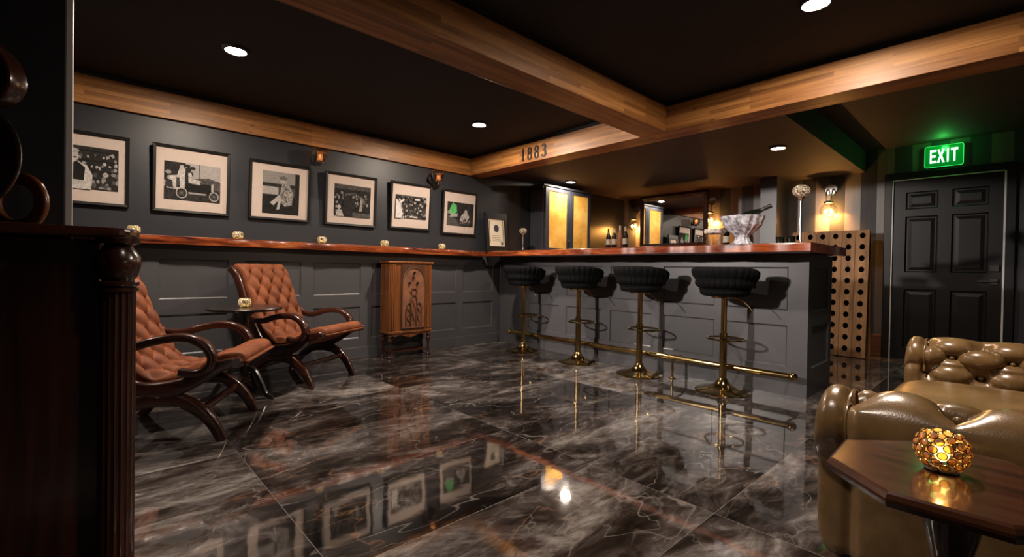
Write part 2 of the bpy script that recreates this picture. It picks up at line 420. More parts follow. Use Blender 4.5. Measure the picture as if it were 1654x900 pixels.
def panelled(ubreaks_rects, u0, u1, v0, v1, P, depth=.014, bev=.012, raise_in=0.):
    """flat face with recessed rectangles; P(u, v, d) -> xyz with d = depth behind the face"""
    mb = MB(); bm = mb.bm
    us = sorted({u0, u1, *[r[0] for r in ubreaks_rects], *[r[1] for r in ubreaks_rects]})
    vs = sorted({v0, v1, *[r[2] for r in ubreaks_rects], *[r[3] for r in ubreaks_rects]})
    cache = {}
    def V(u, v, d):
        k = (round(u, 5), round(v, 5), round(d, 5))
        if k not in cache: cache[k] = bm.verts.new(P(u, v, d))
        return cache[k]
    def Q(*k): bm.faces.new([V(*x) for x in k])
    for a, b in zip(us, us[1:]):
        for c, d in zip(vs, vs[1:]):
            mu, mv = (a + b) / 2, (c + d) / 2
            if any(r[0] < mu < r[1] and r[2] < mv < r[3] for r in ubreaks_rects): continue
            Q((a, c, 0), (b, c, 0), (b, d, 0), (a, d, 0))
    for (a, b, c, d) in ubreaks_rects:
        # boundary split at the grid lines so that the mesh stays welded
        ub = [u for u in us if a <= u <= b]; vb = [v for v in vs if c <= v <= d]
        outer = [(u, c) for u in ub] + [(b, v) for v in vb[1:]] + [(u, d) for u in ub[::-1][1:]] + [(a, v) for v in vb[::-1][1:-1]]
        def inn(p, e): return (min(max(p[0], a + e), b - e), min(max(p[1], c + e), d - e))
        steps = [(0., 0.), (.004, depth * .55), (bev, depth)]
        if raise_in: steps += [(bev + .012, depth), (bev + .045, depth - raise_in)]
        for (e0, d0), (e1, d1) in zip(steps, steps[1:]):
            for i in range(len(outer)):
                p, q = outer[i], outer[(i + 1) % len(outer)]
                p0, q0, p1, q1 = inn(p, e0), inn(q, e0), inn(p, e1), inn(q, e1)
                ks = []
                for k in ((*p0, d0), (*q0, d0), (*q1, d1), (*p1, d1)):
                    v = V(*k)
                    if v not in ks: ks.append(v)
                if len(ks) >= 3:
                    try: bm.faces.new(ks)
                    except ValueError: pass
        e1, d1 = steps[-1]
        loop = []
        for p in outer:
            v = V(*inn(p, e1), d1)
            if v not in loop: loop.append(v)
        bm.faces.new(loop)
    return mb

# ------------------------------------------------------------------ room shell
XB = 6.906          # back (striped) wall
YW = 4.615          # wall with the pictures
BAR = 4.04
ZC = 2.35
struct(MB().box(-2.6, 7.0, -1.9, 4.75, -.1, 0).build('floor', M['floor']))
c_ = struct(MB().box(-2.6, 3.6, -1.9, 4.75, ZC, 2.6).build('ceiling', M['ceil']))
hc = MB().box(3.6, 7.0, -1.9, 1.23, 2.44, 2.6).build('ceiling_high', M['soffit']); struct(hc)
sf = MB().box(3.6, 7.0, 1.23, 4.75, 2.19, 2.6).build('ceiling_soffit', M['soffit']); struct(sf)
struct(MB().box(-2.6, 7.0, YW, 4.75, 1.0, 2.6).build('wall_left', M['wallpaint']))
struct(MB().box(XB, 7.05, -1.9, 4.75, 0, 2.6).build('wall_back', M['stripes']))
struct(MB().box(-2.6, 7.0, -2.0, -1.9, 0, 2.6).build('wall_right', M['wallpaint']))
struct(MB().box(-2.7, -2.6, -1.9, 4.75, 0, 2.6).build('wall_front', M['wallpaint']))
struct(MB().box(-2.6, -.047, 2.20, 2.32, 0, ZC).build('wall_partition', M['wallpaint'], bevel=.002))
struct(MB().box(-.047, -.0285, 2.205, 2.32, 0, ZC).build('trim_1', M['trimgrey'], bevel=.002))
struct(MB().box(6.45, XB, 2.05, 2.25, 0, 2.19).build('wall_pilaster', M['cabblue'], bevel=.004))
# wainscot under the pictures
px = [(-.99, -.52), (-.40, .08 - .0), (.44, .923), (1.045, 1.526), (1.641, 2.119), (2.24, 2.72), (2.84, 3.336), (3.439, 3.92)]
px[0] = (-.80, -.28); px[1] = (-.16, .317)
rects = [(a, b, z0, z1) for a, b in px for z0, z1 in ((.21, .54), (.664, .99))]
mb = panelled(rects, -2.6, 4.04, 0., 1.107, lambda u, v, d: (u, YW - .012 + d, v), .012, .012)
struct(mb.build('wall_wainscot', M['panelpaint']))
struct(MB().box(-2.6, 4.02, YW - .026, YW - .012, 0, .12).build('baseboard_left', M['panelpaint'], bevel=.004))
struct(MB().box(XB - .02, XB, 1.02, 4.6, 0, .25).build('baseboard_back', M['redbase'], bevel=.005))

# beams
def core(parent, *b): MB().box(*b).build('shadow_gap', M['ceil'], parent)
b1 = struct(MB().box(-2.6, 3.51, YW - .035, YW, 2.105, 2.312).build('trim_2', M['beamx'], bevel=.003))
b2 = struct(MB().box(3.51, 3.735, -1.9, YW, 2.105, 2.312).build('trim_3', M['beamy'], bevel=.003))
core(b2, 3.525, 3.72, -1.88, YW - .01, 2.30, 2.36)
b3 = struct(MB().box(-2.6, 3.51, 1.96, 2.20, 2.105, 2.312).build('trim_4', M['beamx'], bevel=.003))
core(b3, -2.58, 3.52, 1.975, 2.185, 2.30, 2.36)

# 1883 numerals on the cross beam
def ribbon(mb, pts, widths, x0, x1):
    """flat stroke in the (y, z) plane; y runs to the left in the picture, so it is mirrored by the caller"""
    n = len(pts); L = []; R = []
    for i in range(n):
        a = Vector(pts[max(i - 1, 0)]); b = Vector(pts[min(i + 1, n - 1)]); t = (b - a).normalized(); nn = Vector((-t.y, t.x)) * widths[i] * .5
        p = Vector(pts[i]); L.append(p + nn); R.append(p - nn)
    rows = []
    for k in range(n): rows.append([(x0, L[k].x, L[k].y), (x0, R[k].x, R[k].y), (x1, R[k].x, R[k].y), (x1, L[k].x, L[k].y)])
    mb.grid(rows, closeu=True, cap0=True, cap1=True)
def numeral(ch, parent, yc, zc, h=.135):
    w = h * .5
    mb = MB(); x0, x1 = -.006, .001
    def T(p): return (yc - (p[0] - .5) * w, zc + (p[1] - .5) * h)
    def st(pts, ws): ribbon(mb, [T(p) for p in pts], [q * h * 1.35 for q in ws], x0, x1)
    if ch == '1':
        st([(.5, 0.02), (.5, .5), (.5, .98)], [.12, .12, .12]); st([(.5, .94), (.38, .86), (.22, .80)], [.07, .05, .03]); st([(.2, .02), (.8, .02)], [.05, .05])
    elif ch == '8':
        def ring(cz, ry, rz):
            pts = []; ws = []
            for k in range(33):
                a = 2 * pi * k / 32; pts.append((.5 + ry * cos(a), cz + rz * sin(a))); ws.append(.045 + .075 * abs(cos(a)))
            st(pts, ws)
        ring(.735, .30, .225); ring(.26, .38, .25)
    else:
        pts = []; ws = []
        for k in range(19):
            a = radians(160 - k * 250 / 18); pts.append((.47 + .33 * cos(a), .74 + .225 * sin(a))); ws.append(.04 + .08 * max(0, cos(a)) + .02)
        for k in range(1, 24):
            a = radians(90 - k * 250 / 23); pts.append((.47 + .40 * cos(a), .265 + .255 * sin(a))); ws.append(.045 + .085 * max(0, cos(a)) + .02)
        st(pts, ws)
        mb.sphere((-.0025, *T((.13, .85))), h * .055, 10, 6, (.6, 1, 1)); mb.sphere((-.0025, *T((.1, .17))), h * .06, 10, 6, (.6, 1, 1))
    mb.bm.verts.ensure_lookup_table()
    return mb.build('numeral', M['black'], parent)
yr = thing('year_numerals', 'black numerals 1883 on face of wooden cross beam', 'sign', (3.51, 3.49, 2.20))
for i, ch in enumerate('1883'): numeral(ch, yr, .155 - i * .103, 0.)

# ------------------------------------------------------------------ door and exit sign
dr = struct(panelled([(.57, .845, .13, .80), (.18, .46, .13, .80), (.57, .845, .993, 1.625), (.18, .46, .993, 1.625), (.57, .845, 1.705, 1.90), (.18, .46, 1.705, 1.90)],
    .075, .95, .008, 2.035, lambda u, v, d: (6.872 + d, u, v), .016, .014, .010).build('door_1', M['door']))
cs = MB(); 
cs.prism([(1.035, 0), (1.035, 2.125), (-.01, 2.125), (-.01, 0), (.062, 0), (.062, 2.046), (.963, 2.046), (.963, 0)], 'X', 6.855, 6.904)
cs.build('door_casing', M['door'], dr, bevel=.004)
for nm, p in (('edge_strip', [(.962, 0), (.962, 2.046), (.953, 2.046), (.953, 0)]), ('edge_strip', [(.075, 0), (.075, 2.038), (.060, 2.038), (.060, 0)]), ('edge_strip', [(.953, 2.036), (.953, 2.046), (.075, 2.046), (.075, 2.036)])):
    e = MB().prism(p, 'X', 6.850, 6.88).build('edge_strip', M['trimgrey'], dr)
dh = MB(); dh.box(6.845, 6.872, .10, .16, .875, .935); dh.box(6.815, 6.83, .11, .25, .90, .918); dh.box(6.83, 6.845, .115, .14, .90, .918)
bmesh.ops.remove_doubles(dh.bm, verts=dh.bm.verts[:], dist=.0001); dh.build('door_handle', M['black'], dr, bevel=.003)
MB().box(6.84, 6.872, .095, .165, 1.01, 1.08).build('deadbolt', M['black'], dr, bevel=.004)

ex = thing('exit_sign', 'glowing green EXIT sign on striped wall above black door', 'sign', (6.86, .535, 2.15))
def rrect(w, h, r, n=6):
    out = []
    for cx_, cz_, a0 in ((w - r, h - r, 0), (-w + r, h - r, 90), (-w + r, -h + r, 180), (w - r, -h + r, 270)):
        for k in range(n + 1):
            a = radians(a0 + 90 * k / n); out.append((cx_ + r * cos(a), cz_ + r * sin(a)))
    return out
sh = .115; sw = .155
MB().prism([(p[0], p[1] + sh) for p in rrect(sw, sh, .02)], 'X', -.004, .004).build('acrylic_panel', M['exitpanel'], ex)
MB().tube([(-.004, p[0], p[1] + sh) for p in rrect(sw, sh, .02)], .0028, 6, closed=True).build('glowing_edge', M['exitedge'], ex)
MB().box(.004, .046, -.06, .06, .06, .16).build('wall_mount', M['black'], ex, bevel=.004)
LET = {'E': [[(0, 0), (.26, 0), (.26, 1), (0, 1)], [(.26, 0), (1, 0), (1, .17), (.26, .17)], [(.26, .42), (.9, .42), (.9, .58), (.26, .58)], [(.26, .83), (1, .83), (1, 1), (.26, 1)]],
       'I': [[(.3, 0), (.7, 0), (.7, 1), (.3, 1)]],
       'T': [[(.36, 0), (.64, 0), (.64, .83), (.36, .83)], [(0, .83), (1, .83), (1, 1), (0, 1)]],
       'X': [[(0, 0), (.3, 0), (.5, .37), (.7, 0), (1, 0), (.66, .51), (.97, 1), (.68, 1), (.5, .66), (.32, 1), (.03, 1), (.34, .51)]]}
yl = .112
for ch, w in (('E', .052), ('X', .062), ('I', .036), ('T', .056)):
    mb = MB()
    for poly in LET[ch]:
        mb.prism([(yl - p[0] * w, .045 + p[1] * .145) for p in poly], 'X', -.0075, -.0045)
    bmesh.ops.remove_doubles(mb.bm, verts=mb.bm.verts[:], dist=.0002)
    mb.build('letter', M['exitface'], ex); yl -= w + .006

# ------------------------------------------------------------------ downlights
def downlight(x, y, z, label, first=None):
    if first: return copy_tree(first, (x, y, z), None, label)
    t = thing('ceiling_downlight', label, 'ceiling light', (x, y, z), 0, 'recessed round downlights')
    MB().lathe([(.0605, -.0005), (.080, -.0005), (.080, -.006), (.072, -.013), (.0625, -.0145), (.0605, -.012), (.0605, -.0005)], (0, 0, 0), 40).build('trim_ring', M['ceil'], t, smooth=True)
    MB().lathe([(.0, -.001), (.0595, -.001), (.0595, -.002), (0, -.002)], (0, 0, 0), 32).build('lens', M['lens'], t)
    return t
LOUT = .0
d0 = downlight(.721, 3.453, ZC, 'round downlight in black ceiling nearest the left wall edge, above the rust armchairs')
downlight(2.794, 3.519, ZC, 'round downlight in black ceiling in front of the 1883 beam', d0)
downlight(2.753, .713, ZC, 'round downlight in ceiling bay right of the long beam, cut by top of photo', d0)
downlight(4.967, 4.196, 2.19, 'small round downlight in low soffit near amber glass cabinet', d0)
downlight(4.987, 1.584, 2.19, 'round downlight in low soffit above right end of the bar', d0)
def lamp(kind, name, loc, energy, col, size=.05, rot=None, spot=None, blend=.6):
    L = bpy.data.lights.new(name, kind); L.energy = energy; L.color = col
    o = bpy.data.objects.new(name, L); COL.objects.link(o); o.location = loc
    if kind == 'SPOT': L.spot_size = radians(spot); L.spot_blend = blend; L.shadow_soft_size = size
    elif kind == 'POINT': L.shadow_soft_size = size
    elif kind == 'AREA': L.shape = 'DISK'; L.size = size
    if rot: o.rotation_euler = rot
    return o
WARM = (1., .84, .70)
for i, (x, y, z, e) in enumerate(((.721, 3.453, ZC, 46), (2.794, 3.519, ZC, 50), (2.753, .713, ZC, 50), (4.967, 4.196, 2.19, 14), (4.987, 1.584, 2.19, 16), (-1.3, 3.3, ZC, 16))):
    lamp('AREA', 'downlight_beam', (x, y, z - .0035), e, WARM, .112)
    lamp('POINT', 'downlight_spill', (x, y, z - .0095), e * .52, (1., .80, .60), .004)
lamp('SPOT', 'downlight_beam', (.72, .713, ZC - .01), 85, WARM, .05, (0, 0, 0), 92, .6)
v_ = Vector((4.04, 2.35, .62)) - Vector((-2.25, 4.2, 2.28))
lamp('SPOT', 'added_alcove_spot', (-2.25, 4.2, 2.28), 1400, (1., .88, .80), .10, v_.to_track_quat('-Z', 'Y').to_euler(), 33, .45)  # added spotlight out of view, brightens the bar front; has no fixture

lamp('POINT', 'added_side_fill', (2.36, -1.75, 1.55), 9, (1., .80, .62), .06)  # added unseen fill for the right ceiling bay and sofa; no lamp there

# ------------------------------------------------------------------ bar
br = thing('bar_counter', 'charcoal panelled bar counter with recessed rectangular panels under the redwood top', 'bar', (4.37, 2.8, 0))
def loc(o, p): o.location = (-p[0], -p[1], 0); return o
yp = [(1.19, 1.667), (1.762, 2.251), (2.369, 2.851), (2.955, 3.452), (3.56, 4.06)]
rects = [(a, b, z0, z1) for a, b in yp for z0, z1 in ((.22, .547), (.664, 1.005))]
loc(panelled(rects, 1.05, 4.59, 0, 1.105, lambda u, v, d: (BAR + d, u, v), .012, .012).build('front_panel', M['panelpaint'], br), (4.37, 2.8))
loc(panelled([(4.14, 4.62, .22, .547), (4.14, 4.62, .664, 1.005)], 4.04, 4.70, 0, 1.105, lambda u, v, d: (u, 1.05 + d, v), .012, .012).build('end_panel', M['panelpaint'], br), (4.37, 2.8))
loc(MB().box(4.06, 4.70, 1.07, 4.59, 0.0, 1.10).build('carcass', M['black'], br), (4.37, 2.8))
# live-edge tops
def live_edge(name, pts_front, pts_back, z0, z1, along):
    mb = MB()
    rows = []
    for (fx, fy), (bx_, by_) in zip(pts_front, pts_back):
        rows.append([(fx, fy, z0 + .006), (fx, fy, z1 - .008)] + [(fx + (bx_ - fx) * .02, fy + (by_ - fy) * .02, z1)] + [(bx_, by_, z1), (bx_, by_, z0), (fx + (bx_ - fx) * .02, fy + (by_ - fy) * .02, z0)])
    mb.grid(rows, closeu=True, cap0=True, cap1=True)
    return mb
n = 70
fr = [(3.69 + .010 * sin(i * .55) + .006 * sin(i * 1.37 + 1), .955 + (4.48 - .955) * i / n) for i in range(n + 1)]
bk = [(4.71, .955 + (4.60 - .955) * i / n) for i in range(n + 1)]
bt = live_edge('bar_top', fr, bk, 1.107, 1.1755, 'Y').build('bar_countertop', M['bartop'], None, smooth=True, angle=50)
tag(bt, 'long lacquered red wood bar top above the four bar stools', 'bar top')
fr = [(-2.2 + (3.69 + 2.2) * i / 90, 4.471 + .008 * sin(i * .5) + .005 * sin(i * 1.3)) for i in range(91)]
bk = [(-2.2 + (3.688 + 2.2) * i / 90, 4.602) for i in range(91)]
dl = live_edge('drink_rail', fr, bk, 1.107, 1.172, 'X').build('drink_rail', M['bartop'], None, smooth=True, angle=50)
tag(dl, 'narrow red wood drink rail along the wall below the pictures', 'shelf')
# brass foot rail
fx = 3.885
t = thing('foot_rail', 'long brass foot rail running along the base of the bar', 'foot rail', (fx, 2.6, 0))
MB().lathe([(.024, -1.50), (.024, 1.62)], (0, 0, .185), 20, 'Y').build('rail', M['brass'], t, smooth=True)
for y in (-1.50, 1.62):
    MB().sphere((0, y, .185), .033, 16, 10).build('end_ball', M['brass'], t, smooth=True)
for y in (-1.44, -.54, .72, 1.55):
    if y == -.54:
        mb = MB(); mb.lathe([(.034, 0), (.034, .006), (.012, .014), (.009, .05), (.014, .085), (.009, .11), (.011, .165), (.011, .175)], (0, y, 0), 14); mb.build('post', M['brass'], t, smooth=True)
    MB().tube([(0, y, .185), (.08, y, .185), (.153, y, .185)], .009, 8).build('wall_bracket', M['brass'], t, smooth=True)

# ------------------------------------------------------------------ bar stools
def make_stool():
    t = thing('bar_stool', 'x', 'bar stool', (0, 0, 0), 0, 'black velvet bar stools at the bar')
    mb = MB(); mb.lathe([(.205, 0), (.208, .006), (.19, .014), (.13, .026), (.075, .045), (.046, .075), (.036, .10), (.034, .104)], (0, 0, 0), 40); mb.build('base', M['brass'], t, smooth=True, angle=60)
    MB().lathe([(.028, .10), (.028, .44), (.031, .442), (.031, .47), (.022, .472), (.022, .745)], (0, 0, 0), 20).build('pole', M['brass'], t, smooth=True, angle=30)
    mb = MB()
    ring = [(.065 + .135 * cos(a), .145 * sin(a), .415) for a in [2 * pi * k / 40 for k in range(40)]]
    mb.tube(ring, .0085, 8, closed=True)
    mb.build('footrest', M['brass'], t, smooth=True)
    mb = MB(); mb.lathe([(.045, .745), (.095, .75), (.10, .757), (.10, .765), (.02, .765)], (0, 0, 0), 24); mb.build('swivel_plate', M['brass'], t, smooth=True, angle=30)
    mb = MB(); mb.tube(smooth_path([(0, -.05, .752), (-.01, -.12, .745), (-.02, -.18, .70), (-.03, -.215, .66)], 6), .0038, 8); lv = mb.build('lever', M['brass'], t, smooth=True)
    # seat
    prof = [(.02, .765), (.155, .765), (.178, .775), (.188, .80), (.188, .815), (.18, .826), (.15, .845), (.08, .853), (0, .855)]
    MB().lathe(prof, (0, 0, 0), 40).build('seat', M['blackvelvet'], t, smooth=True, angle=70)
    MB().tube([(.188 * cos(a), .188 * sin(a), .822) for a in [2 * pi * k / 48 for k in range(48)]], .006, 8, closed=True).build('piping', M['blackvelvet'], t, smooth=True)
    # channelled tub back, open towards the bar (+x)
    rows = []; nn = 230; span = radians(125)
    for i in range(nn + 1):
        f = i / nn; th = pi - span + 2 * span * f
        drop = .05 * max(0, (abs(f - .5) * 2) ** 3)
        ch = abs(sin(th * 14)) ** .5
        row = []
        for (dr, z, bl) in ((.0, .835, 0), (.020, .830, .4), (.034, .845, 1), (.044, .875, 1), (.048, .900, .2), (.054, .912, .25), (.064, .935, 1), (.072, .965, 1), (.073, .985, 1), (.060, .998, .6), (.042, .995, .3), (.030, .980, .6), (.018, .92, .8), (.004, .88, .5), (-.004, .85, .2)):
            zz = z - (drop if z > .87 else 0)
            r = .170 + dr + .011 * bl * ch
            row.append((r * cos(th), r * sin(th), zz))
        rows.append(row)
    MB().grid(rows, closeu=True, cap0=True, cap1=True).build('backrest', M['blackvelvet'], t, smooth=True, angle=180)
    return t
st0 = make_stool()
spots = [(3.79, 3.883, 'black velvet bar stool at far end of bar, first from the left wall'), (3.79, 3.066, 'second black bar stool from the left wall'),
         (3.79, 2.34, 'third black bar stool from the left wall, below the glass bucket'), (3.79, 1.574, 'black bar stool nearest the free end of the bar')]
for i, (x, y, l) in enumerate(spots):
    if i == 0: st0.location = (x, y, 0); st0['label'] = l
    else: copy_tree(st0, (x, y, 0), radians((0, 4, -3, 5)[i]), l)

# ------------------------------------------------------------------ tufted surfaces
def tuft(a, b, depth, sharp=.5):
    """a, b lattice coordinates: buttons at integers; returns height 0..depth"""
    h = (abs(sin(pi * a)) * abs(sin(pi * b))) ** sharp
    da, db = a - round(a), b - round(b)
    pit = exp(-(da * da + db * db) / .035)
    return depth * (h - .9 * pit)

# ------------------------------------------------------------------ reclined armchairs
W2 = .29
def make_chair():
    t = thing('armchair', 'x', 'armchair', (0, 0, 0), 0, 'rust velvet reclining armchairs')
    prof = smooth_path([(.045, .42), (-.03, .40), (-.12, .345), (-.22, .300), (-.32, .283), (-.42, .300), (-.505, .365), (-.59, .515), (-.657, .667), (-.712, .812), (-.752, .885), (-.795, .925)], 8)
    for sgn in (1, -1):
        y = sgn * (W2 - .02)
        P3 = [(p.x, y, p.y) for p in prof]
        rad = [1.0 + .55 * exp(-((p.x + .28) / .12) ** 2) for p in prof]
        mb = MB(); mb.tube(P3, rad, 12, sec=(.019, .030), up=(0, 1, 0))
        # tube() puts 'a' across and 'b' along up; swap so the thin side faces sideways
        mb.bm.free(); mb = MB(); mb.tube(P3, rad, 12, sec=(.030, .019), up=(0, 1, 0))
        mb.build('side_frame', M['mahog'], t, smooth=True, angle=60)
        mb = MB(); mb.lathe([(.0, -.022), (.026, -.022), (.030, -.018), (.030, .018), (.026, .022), (0, .022)], (.052, y, .418), 18, 'Y'); mb.build('scroll', M['mahog'], t, smooth=True, angle=40)
        # curved front and rear leg: one arch per side, two legs
        leg = smooth_path([(-.30, .235), (-.20, .215), (-.115, .155), (-.06, .085), (-.018, .0)], 8)
        mb = MB(); mb.tube([(p.x, y, p.y) for p in leg], [1.25 - .45 * i / (len(leg) - 1) for i in range(len(leg))], 12, sec=(.032, .021), up=(0, 1, 0)); mb.build('leg', M['mahog'], t, smooth=True, angle=60)
        leg = smooth_path([(-.28, .235), (-.40, .225), (-.50, .170), (-.585, .095), (-.66, .0)], 8)
        mb = MB(); mb.tube([(p.x, y, p.y) for p in leg], [1.25 - .45 * i / (len(leg) - 1) for i in range(len(leg))], 12, sec=(.032, .021), up=(0, 1, 0)); mb.build('leg', M['mahog'], t, smooth=True, angle=60)
        arm = smooth_path([(-.655, .635), (-.60, .565), (-.53, .522), (-.44, .515), (-.34, .545), (-.24, .562), (-.15, .552), (-.085, .508), (-.058, .445), (-.085, .392), (-.15, .372), (-.215, .382)], 7)
        mb = MB(); mb.tube([(p.x, sgn * (W2 + .005), p.y) for p in arm], [.8 + .35 * min(1, i / 18) - .2 * max(0, (i - 62) / 15) for i in range(len(arm))], 12, sec=(.020, .026), up=(0, 1, 0)); mb.build('arm', M['mahog'], t, smooth=True, angle=60)
    MB().tube([(-.125, -W2 + .02, .165), (-.125, W2 - .02, .165)], 1., 10, sec=(.014, .02), up=(0, 0, 1)).build('stretcher', M['mahog'], t, smooth=True)
    MB().tube([(-.53, -W2 + .02, .140), (-.53, W2 - .02, .140)], 1., 10, sec=(.014, .02), up=(0, 0, 1)).build('stretcher', M['mahog'], t, smooth=True)
    # upholstery, one sheet from the front roll to the curled top
    up = smooth_path([(.068, .408), (.072, .432), (.05, .452), (-.02, .452), (-.10, .418), (-.18, .370), (-.27, .345), (-.36, .345), (-.43, .380), (-.50, .470), (-.57, .620), (-.625, .76), (-.672, .87), (-.715, .935), (-.765, .958), (-.80, .94)], 12)
    L = [0.]
    for a, b in zip(up, up[1:]): L.append(L[-1] + (b - a).length)
    tot = L[-1]; wv = W2 - .038; nv = 72
    rows = []
    for i, p in enumerate(up):
        a = up[max(i - 1, 0)]; b = up[min(i + 1, len(up) - 1)]; tg = (b - a).normalized(); nr = Vector((tg.y, -tg.x))
        if nr.y < 0 and i < 40: nr = -nr
        s = L[i]; row = []
        for j in range(nv + 1):
            v = -wv + 2 * wv * j / nv
            edge = min(1, (wv - abs(v)) / .03)
            rnd = sqrt(max(0, 1 - (1 - edge) ** 2))
            # the roll at the very front is plain with a few pleats; the rest is buttoned
            k = min(1, max(0, (s - .20) / .05)) * min(1, max(0, (tot - s - .05) / .05))
            du, dv = .185, .125
            h = tuft((s - .30) / du + v / dv, (s - .30) / du - v / dv, .034) * k * min(1, (wv - abs(v)) / .05)
            if k < 1: h += (1 - k) * .006 * abs(sin(v / .145 * pi)) ** .5
            hh = h + .012 * rnd - .012 + .022 * max(0, 1 - s / .30) * min(1, s / .05)
            row.append((p.x + nr.x * hh, v, p.y + nr.y * hh))
        rows.append(row)
    # underside, offset inwards
    back = []
    for i, p in enumerate(up):
        a = up[max(i - 1, 0)]; b = up[min(i + 1, len(up) - 1)]; tg = (b - a).normalized(); nr = Vector((tg.y, -tg.x))
        if nr.y < 0 and i < 40: nr = -nr
        th = .055 * min(1, L[i] / .06 + .3)
        back.append([(p.x - nr.x * th, -wv + 2 * wv * j / nv, p.y - nr.y * th) for j in range(nv + 1)])
    loops = [r + b[::-1] for r, b in zip(rows, back)]
    MB().grid(loops, closeu=True, cap0=True, cap1=True).build('upholstery', M['rust'], t, smooth=True, angle=180)
    # buttons at lattice nodes
    du, dv = .185, .125
    for p in range(0, 14):
        for q in range(0, 14):
            s = .30 + du * (p + q - 4) / 2; v = dv * (p - q) / 2
            if abs(v) > wv - .05 or s < .24 or s > tot - .09: continue
            i = min(range(len(L)), key=lambda k: abs(L[k] - s)); pt = up[i]
            a = up[max(i - 1, 0)]; b = up[min(i + 1, len(up) - 1)]; tg = (b - a).normalized(); nr = Vector((tg.y, -tg.x))
            if nr.y < 0 and i < 40: nr = -nr
            MB().sphere((pt.x - nr.x * .014, v, pt.y - nr.y * .014), .0075, 8, 6).build('button', M['rust'], t, smooth=True)
    return t
ch = make_chair()
rzR = atan2(-.840, .543); rzL = atan2(-.5, .866)
ch.location = (1.54, 3.80, 0); ch.rotation_euler = (0, 0, rzR); ch['label'] = 'rust tufted armchair against the panelled wall, beyond the small round table'
copy_tree(ch, (.71, 3.122, 0), rzL, 'rust tufted armchair nearer the camera, half hidden by the dark sideboard')

# small pedestal table between them
t = thing('pedestal_table', 'small round dark pedestal table between the two rust armchairs', 'table', (.87, 3.79, 0))
MB().lathe([(.0, .622), (.225, .622), (.243, .630), (.245, .640), (.240, .646), (0, .646)], (0, 0, 0), 48).build('tabletop', M['ebony'], t, smooth=True, angle=30)
MB().lathe([(.02, .14), (.032, .15), (.04, .19), (.022, .24), (.018, .30), (.034, .37), (.03, .42), (.018, .50), (.022, .56), (.06, .61), (.07, .622)], (0, 0, 0), 20).build('stem', M['ebony'], t, smooth=True)
for k in range(3):
    a = radians(-62 + 120 * k)
    pts = smooth_path([(.02, 0, .20), (.09, 0, .19), (.16, 0, .10), (.20, 0, .035), (.245, 0, .015), (.27, 0, .018)], 6)
    mb = MB(); mb.tube([(p.x * cos(a), p.x * sin(a), p.z) for p in pts], [1.2 - .5 * i / (len(pts) - 1) for i in range(len(pts))], 10, sec=(.013, .018)); mb.build('leg', M['ebony'], t, smooth=True)

# ------------------------------------------------------------------ candle holders
def make_votive(r, name, label, cat, group, mat):
    t = thing(name, label, cat, (0, 0, 0), 0, group)
    MB().lathe([(.0, 0), (r * .5, 0), (r * .5, .004), (r * .42, .006), (0, .006)], (0, 0, 0), 20).build('base', M['brass'], t, smooth=True, angle=30)
    prof = []
    for k in range(15):
        f = -1 + 2 * k / 14; prof.append((r * (1 - .34 * abs(f) ** 3.2), r * .74 * f + r * .76))
    pr = [(p[0], p[1]) for p in prof]; inner = [(p[0] * .86, p[1] * .97 + .002) for p in prof[::-1]]
    MB().lathe(pr + inner, (0, 0, .003), 28).build('bead_shade', mat, t, smooth=True, angle=180)
    return t
v0 = make_votive(.042, 'candle_holder', 'x', 'candle holder', 'lit beaded candle holders', M['lit'])
rail_spots = [(.28, 4.53, 'lit beaded candle holder on drink rail just above the sideboard corner'), (.975, 4.53, 'lit beaded candle holder on drink rail below the old car picture'),
              (1.69, 4.53, 'lit beaded candle holder on drink rail right of the seated woman picture'), (2.345, 4.53, 'lit beaded candle holder on drink rail above the carved walnut cabinet'), (3.07, 4.53, 'lit beaded candle holder on drink rail below the green tinted picture')]
v0.location = (rail_spots[0][0], rail_spots[0][1], 1.172); v0['label'] = rail_spots[0][2]
for x, y, l in rail_spots[1:]: copy_tree(v0, (x, y, 1.172), random.uniform(0, 6), l)
copy_tree(v0, (.86, 3.77, .646), 1., 'lit beaded candle holder on small round table between the armchairs')
def make_stick(h, r, label, loc_):
    t = thing('candlestick', label, 'candlestick', loc_)
    MB().lathe([(.055, 0), (.057, .005), (.045, .012), (.022, .022), (.012, .04), (.009, .06), (.009, h * .3), (.011, h * .5), (.008, h * .6), (.009, h - .03), (.016, h - .022), (.024, h - .01), (.026, h)], (0, 0, 0), 20).build('stem', M['silver'], t, smooth=True)
    prof = []
    for k in range(13):
        a = -pi * .42 + (pi * .80) * k / 12; prof.append((r * cos(a), r * .78 * sin(a) + r * .76))
    MB().lathe(prof + [(p[0] * .86, p[1] * .97 + .002) for p in prof[::-1]], (0, 0, h), 28).build('bead_shade', M['faintglow'], t, smooth=True, angle=180)
    return t
make_stick(.40, .064, 'tall silver candlestick with beaded globe at right end of bar top', (4.25, 1.172, 1.1755))
make_stick(.245, .05, 'shorter silver candlestick with beaded globe beside the framed certificate', (4.22, 4.36, 1.1755))

